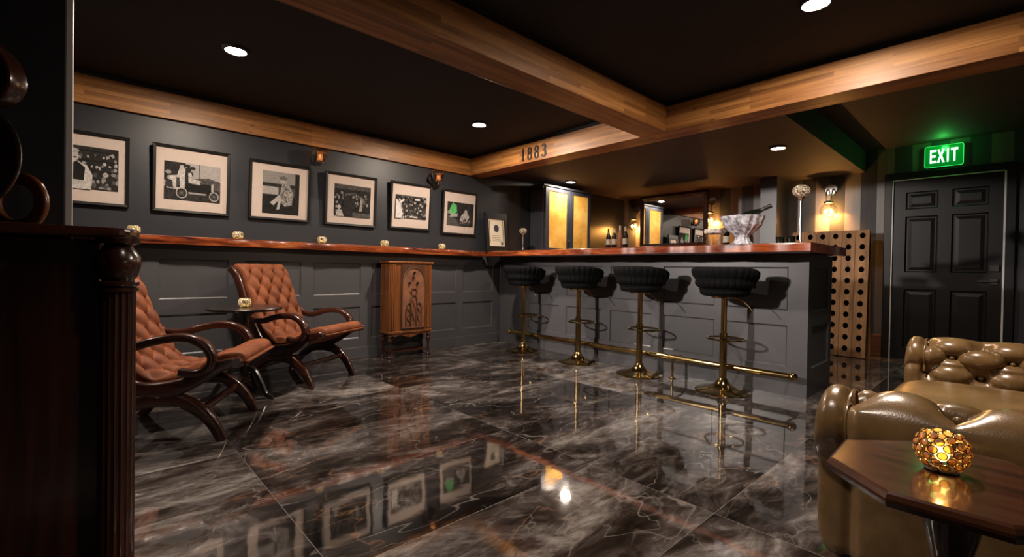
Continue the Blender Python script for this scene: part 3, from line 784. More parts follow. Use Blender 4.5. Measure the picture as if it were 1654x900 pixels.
# ------------------------------------------------------------------ pictures
def poly_ell(cx_, cy_, rx, ry, n=20): return [(cx_ + rx * cos(2 * pi * k / n), cy_ + ry * sin(2 * pi * k / n)) for k in range(n)]
def ring_poly(cx_, cy_, r, w, asp):
    out = []
    for k in range(18):
        a, b = 2 * pi * k / 18, 2 * pi * (k + 1) / 18
        out.append([(cx_ + r * cos(a), cy_ + r * asp * sin(a)), (cx_ + r * cos(b), cy_ + r * asp * sin(b)), (cx_ + (r - w) * cos(b), cy_ + (r - w) * asp * sin(b)), (cx_ + (r - w) * cos(a), cy_ + (r - w) * asp * sin(a))])
    return out
def build_print(parent, x0, x1, z0, z1, y, shapes):
    bm = bmesh.new(); data = []
    for k, (tone, grain, poly) in enumerate(shapes):
        vs = [bm.verts.new((x0 + (x1 - x0) * min(1, max(0, p[0])), y - .00012 * k, z0 + (z1 - z0) * min(1, max(0, p[1])))) for p in poly]
        try: f = bm.faces.new(vs)
        except ValueError: continue
        f.normal_update()
        if f.normal.y > 0: f.normal_flip()
        tone = tuple(c * 1.0 for c in tone) if isinstance(tone, tuple) else (tone if tone > .2 else tone * .55)
        tn = tone if isinstance(tone, tuple) else (tone, tone * .93, tone * .88)
        data.append((tn, grain))
    me = bpy.data.meshes.new('photo_print'); bm.to_mesh(me); bm.free()
    ca = me.color_attributes.new('tone', 'FLOAT_COLOR', 'CORNER'); cg = me.color_attributes.new('grain', 'FLOAT_COLOR', 'CORNER')
    for p, (tn, gr) in zip(me.polygons, data):
        for li in p.loop_indices: ca.data[li].color = (*tn, 1); cg.data[li].color = (gr, gr, gr, 1)
    me.materials.append(M['photo'])
    o = bpy.data.objects.new('photo_print', me); COL.objects.link(o); o.parent = parent; return o
FULL = [(0, 0), (1, 0), (1, 1), (0, 1)]
def rect(a, b, c, d): return [(a, b), (c, b), (c, d), (a, d)]
rnd = random.Random(3)
def crowd(n, x0, x1, y0, y1, lo, hi, s=.03):
    out = []
    for k in range(n):
        x, y = rnd.uniform(x0, x1), rnd.uniform(y0, y1); tn = rnd.uniform(lo, hi)
        out.append((tn, .4, poly_ell(x, y, s * rnd.uniform(.6, 1.3), s * 1.6 * rnd.uniform(.6, 1.6), 9)))
    return out
P1 = [(.05, .5, FULL)] + [(.03, .2, rect(0, z, 1, z + .035)) for z in (.42, .66, .88)] + crowd(34, .42, 1, .05, .40, .08, .35, .03) + crowd(20, .36, 1, .47, .64, .10, .42, .022) + crowd(16, .30, 1, .71, .86, .12, .45, .02) + [
    (.42, .3, [(.18, .0), (.62, .0), (.64, .34), (.56, .56), (.40, .66), (.22, .6), (.14, .3)]), (.025, .3, [(.2, .22), (.52, .2), (.54, .5), (.42, .64), (.34, .52), (.25, .62), (.14, .5)]),
    (.40, .2, poly_ell(.37, .75, .085, .14)), (.02, .2, rect(.31, .70, .43, .73)), (.36, .3, [(.2, .06), (.5, .12), (.52, .2), (.2, .16)]), (.3, .3, poly_ell(.37, .87, .09, .06))]
P2 = [(.34, .15, FULL), (.05, .5, rect(0, .5, .36, 1)), (.06, .5, rect(0, 0, 1, .34)), (.13, .6, [(.5, .34), (1, .34), (1, .58), (.78, .66), (.5, .60)]), (.12, .3, rect(.60, .6, .615, 1)),
      (.45, .35, [(.04, .3), (.34, .28), (.36, .84), (.27, .9), (.22, .66), (.06, .62)]), (.4, .2, poly_ell(.30, .88, .04, .06)), (.05, .3, poly_ell(.39, .93, .06, .04)), (.28, .5, poly_ell(.07, .72, .05, .05)), (.07, .6, [(.02, .34), (.16, .3), (.14, .5), (.03, .56)]), (.10, .6, [(.2, .34), (.27, .34), (.26, .6), (.21, .6)]), (.05, .3, [(.36, .45), (.5, .45), (.5, .86), (.42, .92), (.36, .86)]),
      (.42, .3, [(.42, .48), (.62, .46), (.64, .56), (.5, .6), (.46, .76), (.41, .74)]), (.3, .2, poly_ell(.5, .82, .04, .06)), (.05, .2, poly_ell(.49, .88, .05, .04)), (.03, .4, [(.36, .24), (.86, .22), (.88, .46), (.70, .5), (.58, .44), (.36, .46)]), (.3, .2, [(.42, .19), (.74, .19), (.74, .23), (.42, .24)]), (.36, .2, [(.83, .3), (.87, .3), (.87, .52), (.83, .5)])] + [
      (.02, .2, poly_ell(.30, .2, .095, .145)), (.02, .2, poly_ell(.88, .17, .085, .13))] + [(.4, .1, q) for q in ring_poly(.30, .2, .10, .018, 1.45)] + [(.4, .1, q) for q in ring_poly(.88, .17, .09, .018, 1.45)]
for cxw, cyw in ((.30, .2), (.88, .17)):
    for k in range(6):
        a = pi * k / 6; P2.append((.25, .1, [(cxw + .08 * cos(a), cyw + .116 * sin(a)), (cxw - .08 * cos(a), cyw - .116 * sin(a)), (cxw - .08 * cos(a + .09), cyw - .116 * sin(a + .09)), (cxw + .08 * cos(a + .09), cyw + .116 * sin(a + .09))]))
P3 = [(.13, .2, FULL), (.24, .15, rect(0, .72, 1, 1)), (.05, .3, rect(0, .64, 1, .72)), (.33, .15, rect(0, .46, .42, .64)), (.035, .4, rect(0, 0, 1, .44)), (.04, .3, rect(.88, .2, 1, 1)),
      (.24, .9, [(.45, .3), (.62, .18), (.8, .24), (.84, .5), (.72, .72), (.52, .72), (.46, .5)]), (.34, .3, poly_ell(.56, .80, .085, .07)), (.2, .5, poly_ell(.55, .86, .11, .05)), (.38, .2, [(.44, .46), (.5, .4), (.30, .2), (.2, .26), (.24, .29)]), (.38, .2, [(.44, .4), (.5, .38), (.46, .12), (.38, .10)])]
P4 = [(.045, .7, FULL), (.12, .5, rect(0, .86, 1, 1)), (.16, .5, [(.28, .64), (.56, .72), (.58, .78), (.30, .72)])] + crowd(40, .5, 1, .3, .72, .03, .3, .028) + crowd(22, 0, .24, .1, .8, .05, .35, .03) + [
      (.05, .5, rect(.24, 0, .56, .5)), (.42, .3, poly_ell(.13, .28, .045, .07)), (.38, .5, [(.04, 0), (.26, 0), (.2, .2), (.08, .2)]), (.3, .4, [(.68, .2), (.76, .2), (.76, .56), (.70, .58)]), (.16, .4, rect(.5, 0, 1, .14))]
P5 = [(.07, .8, FULL)] + crowd(95, .16, 1, .02, .95, .015, .42, .026) + crowd(30, 0, .9, .7, 1, .02, .2, .03) + [(.50, .2, [(.0, 0), (.2, 0), (.2, .3), (.14, .62), (.27, .78), (.24, .84), (.10, .68), (.03, .8), (0, .78)]), (.40, .2, poly_ell(.12, .78, .035, .06)), (.5, .1, rect(.6, .82, .76, .9)), (.5, .3, rect(.45, .06, .7, .12))]
P6 = [(.045, .5, FULL), (.14, .3, [(0, 0), (.5, 0), (.35, .3), (0, .45)]), ((.10, .42, .14), .4, [(.06, .5), (.24, .46), (.36, .6), (.34, .86), (.2, .98), (.12, .8)]), (.32, .4, [(.1, .36), (.38, .4), (.4, .55), (.26, .5), (.14, .52)]),
      (.34, .6, [(.48, .22), (.74, .18), (.84, .42), (.76, .62), (.68, .72), (.6, .56), (.5, .4)]), (.36, .3, poly_ell(.70, .66, .05, .06)), (.28, .5, rect(.02, .5, .12, .62))] + crowd(14, .5, .95, .12, .3, .02, .25, .03)
def picture(x0, x1, z0, z1, inn, shapes, label):
    t = thing('picture', label, 'framed picture', ((x0 + x1) / 2, YW - .002, z0), 0, 'black framed photographs on the wall')
    w = x1 - x0; h = z1 - z0; hw = w / 2; bw = .022
    t.rotation_euler = (radians(3.3), 0, 0)
    fr = MB(); out = [(-hw, 0), (hw, 0), (hw, h), (-hw, h)]; ins = [(-hw + bw, bw), (hw - bw, bw), (hw - bw, h - bw), (-hw + bw, h - bw)]
    rows = [[(p[0], -.004, p[1]) for p in out], [(p[0], -.030, p[1]) for p in out], [(p[0] * .985, -.034, h / 2 + (p[1] - h / 2) * .985) for p in out], [(p[0], -.030, p[1]) for p in ins], [(p[0], -.018, p[1]) for p in ins], [(p[0], -.004, p[1]) for p in ins]]
    fr.grid(rows, closeu=True, closev=True); fr.build('frame', M['frameblk'], t)
    MB().box(-hw + bw - .003, hw - bw + .003, -.017, -.008, bw - .003, h - bw + .003).build('mount', M['mat'], t)
    u0, u1, v0_, v1 = inn
    build_print(t, -hw + w * u0, -hw + w * u1, h * v0_, h * v1, -.0176, shapes)
    g = MB(); g.grid([[(-hw + bw, -.026, bw), (hw - bw, -.026, bw)], [(-hw + bw, -.026, h - bw), (hw - bw, -.026, h - bw)]]); g.build('glass', M['pane'], t)
    return t
picture(-.272, .255, 1.375, 1.90, (.12, .88, .21, .80), P1, 'framed old photo of a man in a dark vest before shelves, leftmost on wall')
picture(.393, .920, 1.368, 1.90, (.14, .87, .19, .76), P2, 'framed old photo of people in an early open car')
picture(1.066, 1.590, 1.368, 1.892, (.21, .81, .11, .84), P3, 'framed old photo of a seated woman in a patterned dress')
picture(1.730, 2.268, 1.368, 1.888, (.17, .88, .18, .79), P4, 'framed old photo of people gathered in a dim room, right of seated woman')
picture(2.428, 2.943, 1.380, 1.893, (.12, .88, .23, .73), P5, 'framed old photo of a packed crowd, man with raised arms at left')
picture(3.102, 3.612, 1.362, 1.891, (.14, .91, .20, .74), P6, 'framed black and white photo with one figure tinted green, rightmost on wall')

# certificate standing on the counter
t = thing('certificate_frame', 'framed cream certificate with dark emblem standing on the counter corner', 'framed certificate', (3.895, 4.50, 1.1755))
t.rotation_euler = (radians(-6), 0, 0)
hw, h, bw = .185, .50, .05
fr = MB(); out = [(-hw, 0), (hw, 0), (hw, h), (-hw, h)]; ins = [(-hw + bw, bw + .02), (hw - bw, bw + .02), (hw - bw, h - bw - .03), (-hw + bw, h - bw - .03)]
fr.grid([[(p[0], 0, p[1]) for p in out], [(p[0], -.022, p[1]) for p in out], [(p[0], -.026, p[1]) for p in ins], [(p[0], -.012, p[1]) for p in ins], [(p[0], 0, p[1]) for p in ins]], closeu=True, closev=True); fr.build('frame', M['frameblk'], t)
MB().box(-hw + bw - .004, hw - bw + .004, -.011, -.002, bw, h - bw - .02).build('paper', M['paper'], t)
em = MB(); em.prism([(p[0] * (1 + .18 * (k % 2)), .30 + (p[1]) * (1 + .18 * (k % 2))) for k, p in enumerate(poly_ell(0, 0, .038, .044, 24))], 'Y', -.0135, -.0105); em.build('emblem', M['ink'], t)
for sx in (-1, 1):
    b_ = MB(); b_.box(sx * .112 - .004, sx * .112 + .004, -.0125, -.0105, .11, .40); b_.build('side_border', M['ink'], t)
b_ = MB(); b_.box(.07, .10, -.0125, -.0105, .09, .125); b_.build('seal', M['ink'], t)
for k in range(4):
    MB().box(-.085 + .01 * (k % 2), .085 - .012 * (k % 3), -.0118, -.0105, .205 - k * .022, .2085 - k * .022).build('text_line', M['ink'], t)

# amber sconces under the beam
def make_amber():
    t = thing('wall_lamp', 'x', 'wall lamp', (0, 0, 0), 0, 'amber glass wall lamps under the beam')
    MB().lathe([(.0, 0), (.05, 0), (.05, -.012), (.02, -.02), (0, -.02)], (0, .105, -.02), 24, 'Y').build('back_plate', M['black'], t, smooth=True, angle=30)
    MB().tube(smooth_path([(0, .09, -.02), (0, .05, -.06), (0, .0, -.085), (0, 0, -.072)], 5), .008, 8).build('bracket', M['black'], t, smooth=True)
    pr = [(.02, -.072), (.045, -.06), (.062, -.02), (.070, .03), (.068, .07), (.064, .07), (.066, .03), (.058, -.018), (.042, -.055), (.02, -.066)]
    MB().lathe(pr, (0, 0, 0), 24, wob=lambda a, h: 1 + .05 * cos(8 * a)).build('glass_shade', M['smoke'], t, smooth=True, angle=180)
    MB().sphere((0, 0, .0), .011, 12, 8, (1, 1, 1.9)).build('bulb', M['ambulb'], t, smooth=True)
    MB().lathe([(.022, -.072), (.022, -.045), (.014, -.04)], (0, 0, 0), 14).build('socket', M['black'], t, smooth=True, angle=30)
    return t
a0 = make_amber(); a0.location = (1.652, 4.505, 2.0); a0['label'] = 'amber glass wall lamp under beam between seated woman and dim room pictures'
copy_tree(a0, (2.989, 4.505, 2.0), .4, 'amber glass wall lamp under beam near the green tinted picture')
lamp('POINT', 'amber_lamp_light', (1.652, 4.505, 2.03), .12, (1, .45, .18), .03)
lamp('POINT', 'amber_lamp_light', (2.989, 4.505, 2.03), .12, (1, .45, .18), .03)

# ------------------------------------------------------------------ carved radio cabinet
cx0, cx1, cy0, cy1 = 2.31, 2.85, 4.36, 4.565
t = thing('radio_cabinet', 'antique carved walnut radio cabinet on turned legs below the drink rail', 'cabinet', ((cx0 + cx1) / 2, (cy0 + cy1) / 2, 0))
def L_(x, y, z): return (x - (cx0 + cx1) / 2, y - (cy0 + cy1) / 2, z)
def bx(x0, x1, y0, y1, z0, z1): a = L_(x0, y0, z0); b = L_(x1, y1, z1); return MB().box(a[0], b[0], a[1], b[1], a[2], b[2])
bx(cx0 + .012, cx1 - .012, cy0 + .012, cy1, .27, .995).build('body', M['radio'], t, bevel=.006)
bx(cx0 - .004, cx1 + .004, cy0 - .004, cy1 + .004, .995, 1.02).build('top', M['radio'], t, bevel=.008)
bx(cx0 + .004, cx1 - .004, cy0 + .004, cy1, .255, .285).build('lower_moulding', M['radio'], t, bevel=.008)
# apron with a scalloped edge
ap = [(-.245, .265)]
for k in range(25): xx = -.245 + .49 * k / 24; ap.append((xx, .225 - .015 * cos(k / 24 * 4 * pi) + (.02 if abs(xx) > .2 else 0)))
ap.append((.245, .265))
MB().prism(ap, 'Y', cy0 + .014 - (cy0 + cy1) / 2, cy0 + .03 - (cy0 + cy1) / 2).build('apron', M['radio'], t)
for xa, xb in ((cx0 + .02, cx0 + .085), (cx1 - .075, cx1 - .02)):
    mb = MB(); yb = cy0 + .012 - (cy0 + cy1) / 2; xl, xr = xa - (cx0 + cx1) / 2, xb - (cx0 + cx1) / 2
    pf = []
    for k in range(25):
        f = k / 24; pf.append((xl + (xr - xl) * f, yb - .010 * (abs(sin(f * 3 * pi)) ** .5)))
    pf += [(xr, yb + .006), (xl, yb + .006)]
    mb.prism(pf, 'Z', .30, .985); mb.build('pilaster', M['radio'], t, smooth=True, angle=35)
# arched fretwork panel
xl, xr = cx0 + .145 - (cx0 + cx1) / 2, cx1 - .095 - (cx0 + cx1) / 2; yb = cy0 + .008 - (cy0 + cy1) / 2
xm = (xl + xr) / 2
arch = [(xl + .012, .31), (xr - .012, .31), (xr - .012, .80)] + [(xm + (xr - .012 - xm) * cos(a) * (1 - .08 * (abs(sin(3 * a)))), .80 + .15 * sin(a)) for a in [pi * k / 20 for k in range(1, 20)]] + [(xl + .012, .80)]
outer = [(xl, .295), (xr, .295), (xr, .985), (xl, .985)]
MB().prism(outer, 'Y', yb - .004, yb + .006).build('surround', M['radiodark'], t)
MB().prism(arch, 'Y', yb - .008, yb - .003).build('arched_panel', M['cloth'], t)
rim = MB(); rim.tube([(p[0], yb - .009, p[1]) for p in arch], .006, 8, closed=True); rim.build('arch_moulding', M['radiodark'], t, smooth=True)
for k, (dx, z) in enumerate(((0, .90), (-.01, .845), (-.055, .79), (.04, .79))):
    MB().lathe([(0, -.03), (.010, -.03), (.013, -.024), (.012, -.009), (0.008, -.008)], L_(xm + (cx0 + cx1) / 2 + dx, cy0 + .008, z), 14, 'Y').build('knob', M['ebony'], t, smooth=True, angle=40)
# pierced grille: three lancets and a rosette
gx = xm
for dx, zt, w in ((0, .66, .036), (-.062, .58, .030), (.062, .58, .030)):
    pts = [(gx + dx - w, .335), (gx + dx - w, zt - .06), (gx + dx, zt), (gx + dx + w, zt - .06), (gx + dx + w, .335)]
    mb = MB(); mb.tube([(p[0], yb - .012, p[1]) for p in smooth_path([(a, 0, b) for a, b in pts], 5) for p in [(p.x, p.z)]], .008, 8); mb.build('fretwork', M['radiodark'], t, smooth=True)
    mb = MB(); mb.tube([(gx + dx + .012 * sin(k * .9), yb - .012, .34 + (zt - .40) * k / 12) for k in range(13)], .006, 6); mb.build('fretwork', M['radiodark'], t, smooth=True)
mb = MB(); mb.tube([(gx + .035 * cos(a) * (1 + .15 * cos(6 * a)), yb - .012, .695 + .035 * sin(a) * (1 + .15 * cos(6 * a))) for a in [2 * pi * k / 48 for k in range(48)]], .007, 6, closed=True); mb.build('rosette', M['radiodark'], t, smooth=True)
for x in (cx0 + .035, cx1 - .035):
    for y in (cy0 + .035, cy1 - .03):
        MB().lathe([(.018, 0), (.020, .012), (.013, .02), (.012, .06), (.017, .075), (.013, .09), (.011, .13), (.022, .165), (.026, .19), (.017, .205), (.021, .215), (.021, .222), (.017, .232), (.022, .24), (.022, .262)], L_(x, y, 0), 18).build('leg', M['mahogz'], t, smooth=True)
bx(cx0 + .045, cx1 - .045, cy0 + .028, cy0 + .044, .055, .075).build('stretcher', M['mahog'], t, bevel=.004)
bx(cx0 + .045, cx1 - .045, cy1 - .040, cy1 - .024, .055, .075).build('stretcher', M['mahog'], t, bevel=.004)

# ------------------------------------------------------------------ amber glass cabinet and back bar
ax0, ax1, ay0, ay1 = 4.595, 5.63, 4.345, 4.61
t = thing('display_cabinet', 'tall blue grey cabinet with two glowing amber glass doors behind the bar', 'cabinet', ((ax0 + ax1) / 2, (ay0 + ay1) / 2, 0))
def A_(x0, x1, y0, y1, z0, z1): m, n_ = (ax0 + ax1) / 2, (ay0 + ay1) / 2; return MB().box(x0 - m, x1 - m, y0 - n_, y1 - n_, z0, z1)
A_(ax0 + .17, ax1, ay0 + .022, ay1, 0, 2.09).build('carcass', M['cabblue'], t, bevel=.004) if False else A_(ax0, ax1, ay0 + .022, ay1, 1.177, 2.10).build('carcass', M['cabblue'], t, bevel=.004)
A_(4.72, ax1, ay0 + .04, ay1, 0, 1.177).build('plinth', M['cabblue'], t)
A_(ax0 - .012, ax1 + .012, ay0 - .004, ay1, 2.10, 2.13).build('cornice', M['cabblue'], t, bevel=.006)
for k, (xa, xb) in enumerate(((4.63, 5.135), (5.145, 5.615))):
    m, n_ = (ax0 + ax1) / 2, (ay0 + ay1) / 2
    out = [(xa - m, 1.20), (xb - m, 1.20), (xb - m, 2.09), (xa - m, 2.09)]; s_ = .062
    if k: ins = [(xa + .075 - m, 1.26), (xb - s_ - m, 1.26), (xb - s_ - m, 2.045), (xa + .075 - m, 2.045)]
    else: ins = [(xa + s_ + .01 - m, 1.26), (xb - .06 - m, 1.26), (xb - .06 - m, 2.045), (xa + s_ + .01 - m, 2.045)]
    y0_ = ay0 - n_
    d = MB(); d.grid([[(p[0], y0_ + .022, p[1]) for p in out], [(p[0], y0_, p[1]) for p in out], [(p[0], y0_, p[1]) for p in ins], [(p[0], y0_ + .022, p[1]) for p in ins]], closeu=True, closev=True)
    dd = d.build('door', M['cabblue'], t)
    MB().box(ins[0][0] - .004, ins[1][0] + .004, y0_ + .008, y0_ + .014, 1.256, 2.049).build('glass_pane', M['amber'], dd)
    MB().sphere(((xb - .022 if k == 0 else xa + .025) - m, y0_ - .014, 1.375), .013, 12, 8).build('knob', M['silver'], dd, smooth=True) if k == 0 else None
bbx = thing('back_bar', 'dark back counter under the mirror holding the wine bottles', 'counter', (6.30, 3.42, 0))
MB().box(-.42, .58, -1.10, 1.14, 0, 1.28).build('body', M['cabblue'], bbx, bevel=.004)
MB().box(-.44, .585, -1.11, 1.145, 1.28, 1.31).build('worktop', M['bartop'], bbx, bevel=.004)

# mirror
t = thing('wall_mirror', 'large dark framed mirror standing on the back counter behind the bar', 'mirror', (6.21, 3.33, 1.31))
def ringframe(mb, w, h, bw, x_back, x_front, zoff=0):
    out = [(-w, 0), (w, 0), (w, h), (-w, h)]; ins = [(-w + bw, bw), (w - bw, bw), (w - bw, h - bw * 1.5), (-w + bw, h - bw * 1.5)]
    mid = [((a[0] + b[0]) / 2, (a[1] + b[1]) / 2) for a, b in zip(out, ins)]
    mb.grid([[(x_back, p[0], p[1]) for p in out], [(x_front + .012, p[0], p[1]) for p in out], [(x_front, p[0], p[1]) for p in mid], [(x_front + .014, p[0], p[1]) for p in ins], [(x_back, p[0], p[1]) for p in ins]], closeu=True, closev=True)
    return mb
ringframe(MB(), .512, .775, .055, 0, -.045).build('frame', M['mahogz'], t)
MB().box(-.024, -.004, -.46, .46, .05, .70).build('mirror_glass', M['mirror'], t)

# ------------------------------------------------------------------ globe sconces on striped wall
def make_sconce():
    t = thing('wall_sconce', 'x', 'wall sconce', (0, 0, 0), 0, 'globe sconces on the striped wall')
    MB().lathe([(0, 0), (.072, 0), (.072, -.012), (.062, -.020), (0, -.022)], (0, 0, .285), 28, 'X').build('back_plate', M['nickel'], t, smooth=True, angle=30)
    for sy in (-.03, .03):
        mb = MB(); mb.tube(smooth_path([(-.015, sy, .285), (-.06, sy, .275), (-.10, sy, .22), (-.115, sy * .6, .13)], 6), .008, 8); mb.build('arm', M['nickel'], t, smooth=True)
    MB().lathe([(.012, .135), (.05, .125), (.055, .105), (.045, .10), (.02, .098)], (-.115, 0, 0), 20).build('collar', M['nickel'], t, smooth=True, angle=40)
    prof = [(.045, .10)] + [(.095 * sin(a), .095 * cos(a) + .01) for a in [radians(32) + (pi - radians(33)) * k / 18 for k in range(19)]]
    MB().lathe(prof, (-.115, 0, 0), 28).build('glass_globe', M['clear'], t, smooth=True, angle=180)
    for sy in (-.030, .030): MB().sphere((-.115, sy, .0), .019, 14, 10, (1, 1, 1.4)).build('bulb', M['bulb'], t, smooth=True)
    return t
s0 = make_sconce()
for i, (y, z, l) in enumerate(((1.572, 1.735, 'globe wall sconce with glowing bulb above the bottle rack near the door'), (3.062, 1.725, 'globe wall sconce with glowing bulb just right of the mirror'), (4.345, 1.715, 'globe wall sconce with glowing bulb just left of the mirror'))):
    if i == 0: s0.location = (XB, y, z); s0['label'] = l
    else: copy_tree(s0, (XB, y, z), 0, l)
    lamp('SPOT', 'sconce_light', (XB - .115, y, z), 66, (1., .42, .085), .009, (0, 0, 0), 180, .25)
    lamp('POINT', 'sconce_glow', (XB - .115, y, z), 20 if i == 0 else 5, (1., .44, .10), .009)

# ------------------------------------------------------------------ things on the bar
t = thing('punch_bowl', 'footed crystal bowl with a bottle lying in it on bar top', 'bowl', (4.10, 1.565, 1.1755))
fac = lambda a, h: 1 + .035 * (1 if int(a / (2 * pi) * 28 + .5) % 2 else -1)
MB().lathe([(0, 0), (.10, 0), (.095, .01), (.062, .045), (.052, .075), (.06, .095), (.10, .13), (.145, .18), (.165, .245), (.17, .255), (.160, .25), (.138, .185), (.09, .135), (.04, .105), (0, .10)], (0, 0, 0), 56, wob=fac).build('bowl', M['bowlcrystal'], t, smooth=True, angle=15)
t2 = thing('champagne_bottle', 'dark bottle lying tilted in the footed crystal bowl', 'bottle', (4.10, 1.56, 1.40))
q = Vector((.0, -.215, .09)).normalized(); q0 = Vector((0, .07, -.015))
def along(prof, q0, q, n=20):
    a = q.orthogonal().normalized(); b = q.cross(a); rows = []
    for r, h in prof: rows.append([tuple(q0 + q * h + (a * cos(2 * pi * k / n) + b * sin(2 * pi * k / n)) * max(r, 1e-4)) for k in range(n)])
    return MB().grid(rows, closeu=True, cap0=True, cap1=True)
along([(.0, -.02), (.040, -.02), (.042, 0), (.042, .12), (.034, .17), (.018, .22), (.015, .24)], q0, q).build('glass_body', M['darkglass'], t2, smooth=True, angle=60)
along([(.0165, .225), (.0165, .29), (.019, .295), (.019, .31), (0, .312)], q0, q).build('foil', M['foil'], t2, smooth=True, angle=40)
t = thing('ice_bucket', 'clear cut glass ice bucket on bar top left of the crystal bowl', 'ice bucket', (4.10, 1.80, 1.1755))
MB().lathe([(0, 0), (.062, 0), (.068, .01), (.072, .10), (.078, .15), (.084, .155), (.078, .16), (.068, .10), (.06, .015), (0, .012)], (0, 0, 0), 40, wob=lambda a, h: 1 + .02 * cos(16 * a)).build('glass_body', M['clear'], t, smooth=True, angle=60)
MB().lathe([(.074, .118), (.086, .125), (.088, .150), (.082, .160), (.076, .155), (.073, .125)], (0, 0, 0), 40, wob=lambda a, h: 1 + .025 * cos(16 * a)).build('rim_band', M['crystal'], t, smooth=True, angle=20)
def bottle(x, y, label, glassm, h=.30, lab=True, foil='foil', r=.037, first=None):
    t = thing('wine_bottle', label, 'bottle', (x, y, 1.31), 0, 'bottles on the back counter')
    MB().lathe([(0, 0), (r, 0), (r + .001, .005), (r + .001, h * .58), (r * .8, h * .68), (.016, h * .78), (.014, h * .84), (.014, h * .985), (0, h * .985)], (0, 0, 0), 20).build('glass_body', glassm, t, smooth=True, angle=60)
    MB().lathe([(.0155, h * .80), (.0155, h * .985), (.017, h * .985), (.017, h), (0, h)], (0, 0, 0), 16).build('foil', M[foil], t, smooth=True, angle=30)
    if lab: MB().lathe([(r + .0012, .05), (r + .0018, .05), (r + .0018, .135), (r + .0012, .135)], (0, 0, 0), 24).build('label', M['whitelabel'], t, smooth=True, angle=30)
    return t
bottle(6.0, 4.285, 'dark wine bottle with pale label, leftmost of the bottles beside the amber cabinet', M['darkglass'], .295)
bottle(6.0, 4.18, 'dark wine bottle with pale label and white neck, second from the amber cabinet', M['darkglass'], .295, True, 'whitelabel')
bottle(6.0, 4.075, 'pinkish clear bottle without white label, third from the amber cabinet', M['pinkglass'], .335, False, 'whitelabel')
bottle(6.0, 3.98, 'dark bottle with white label and pale neck nearest the left globe sconce', M['darkglass'], .315, True, 'whitelabel')
bottle(6.35, 2.632, 'dark bottle with large white label between ice bucket and crystal bowl', M['darkglass'], .34, True, 'foil', .043)
t = thing('tumbler', 'small dark tumbler on bar top left of the tall candlestick', 'tumbler', (4.33, 1.345, 1.1755), 0, 'dark tumblers by the candlestick')
MB().lathe([(0, 0), (.026, 0), (.030, .005), (.034, .088), (.031, .088), (.027, .01), (0, .008)], (0, 0, 0), 24).build('glass_body', M['darkglass'], t, smooth=True, angle=50)
copy_tree(t, (4.33, 1.262, 1.1755), 0, 'small dark tumbler on bar top, the one nearest the tall candlestick')

# ------------------------------------------------------------------ riddling rack
t = thing('bottle_rack', 'tall oak riddling rack with rows of round bottle holes behind the bar', 'bottle rack', (6.5, 1.51, 0))
BWD = .131; rows_z = [.10 + .131 * k for k in range(11)]
lean = atan2(.10, 1.47)
def rack_board(yc):
    bm = MB(); b = bm.bm; H = 1.475; zb = .008
    ys0, ys1 = -BWD / 2 + .002, BWD / 2 - .002
    edges = [zb] + [z + .0655 for z in rows_z[:-1]]; 
    bounds = [zb] + [(a + c) / 2 for a, c in zip(rows_z, rows_z[1:])] + [H]
    cache = {}
    def V(y, z, x=0.):
        k = (round(y, 4), round(z, 4), round(x, 4))
        if k not in cache: cache[k] = b.verts.new((x + z * .068, y + yc, z))
        return cache[k]
    nseg = 16
    for zc, z0, z1 in zip(rows_z, bounds, bounds[1:]):
        circ = []; sq = []
        for k in range(nseg):
            a = 2 * pi * (k + .5) / nseg
            circ.append((.027 * cos(a), zc + .033 * sin(a)))
            ca, sa = cos(a), sin(a); m = max(abs(ca), abs(sa)); ca /= m; sa /= m
            sq.append((ys1 * ca if ca > 0 else -ys0 * ca, zc + (sa * (z1 - zc) if sa > 0 else sa * (zc - z0))))
        for k in range(nseg):
            k2 = (k + 1) % nseg
            b.faces.new((V(*sq[k]), V(*sq[k2]), V(*circ[k2]), V(*circ[k])))
            fh = b.faces.new((V(*circ[k]), V(*circ[k2]), V(*circ[k2], .07), V(*circ[k], .07))); fh.material_index = 1
        # square corners
        for sy, k in ((1, 1), (-1, 5), (-1, 9), (1, 13)):
            cy_ = ys1 if sy > 0 else ys0; cz_ = z1 if k in (1, 5) else z0
            pa, pb = sq[k], sq[(k + 1) % nseg]
            ks = [V(*pa), V(cy_, cz_), V(*pb)]
            if len(set(ks)) == 3:
                try: b.faces.new(ks)
                except ValueError: pass
    for ya in (ys0, ys1):
        b.faces.new((V(ya, zb), V(ya, H), V(ya, H, .035), V(ya, zb, .035)))
    b.faces.new((V(ys0, H), V(ys1, H), V(ys1, H, .035), V(ys0, H, .035)))
    o = bm.build('board', M['rack'], t); o.data.materials.append(M['hole']); return o
for k in range(6): rack_board(-.325 + BWD * k)
pn = MB(); pn.grid([[(.074 + .068 * z, -.385, z) for z in (.02, 1.45)], [(.074 + .068 * z, .39, z) for z in (.02, 1.45)]]); pn.build('hole_shade_sheet', M['hole'], t)  # added black sheet behind the boards, stands in for shade in the holes
for y in (-.36, .36):
    mb = MB(); mb.tube([(.20, y, 1.45), (.36, y, .0)], 1., 8, sec=(.02, .02)); mb.build('rear_leg', M['rack'], t)

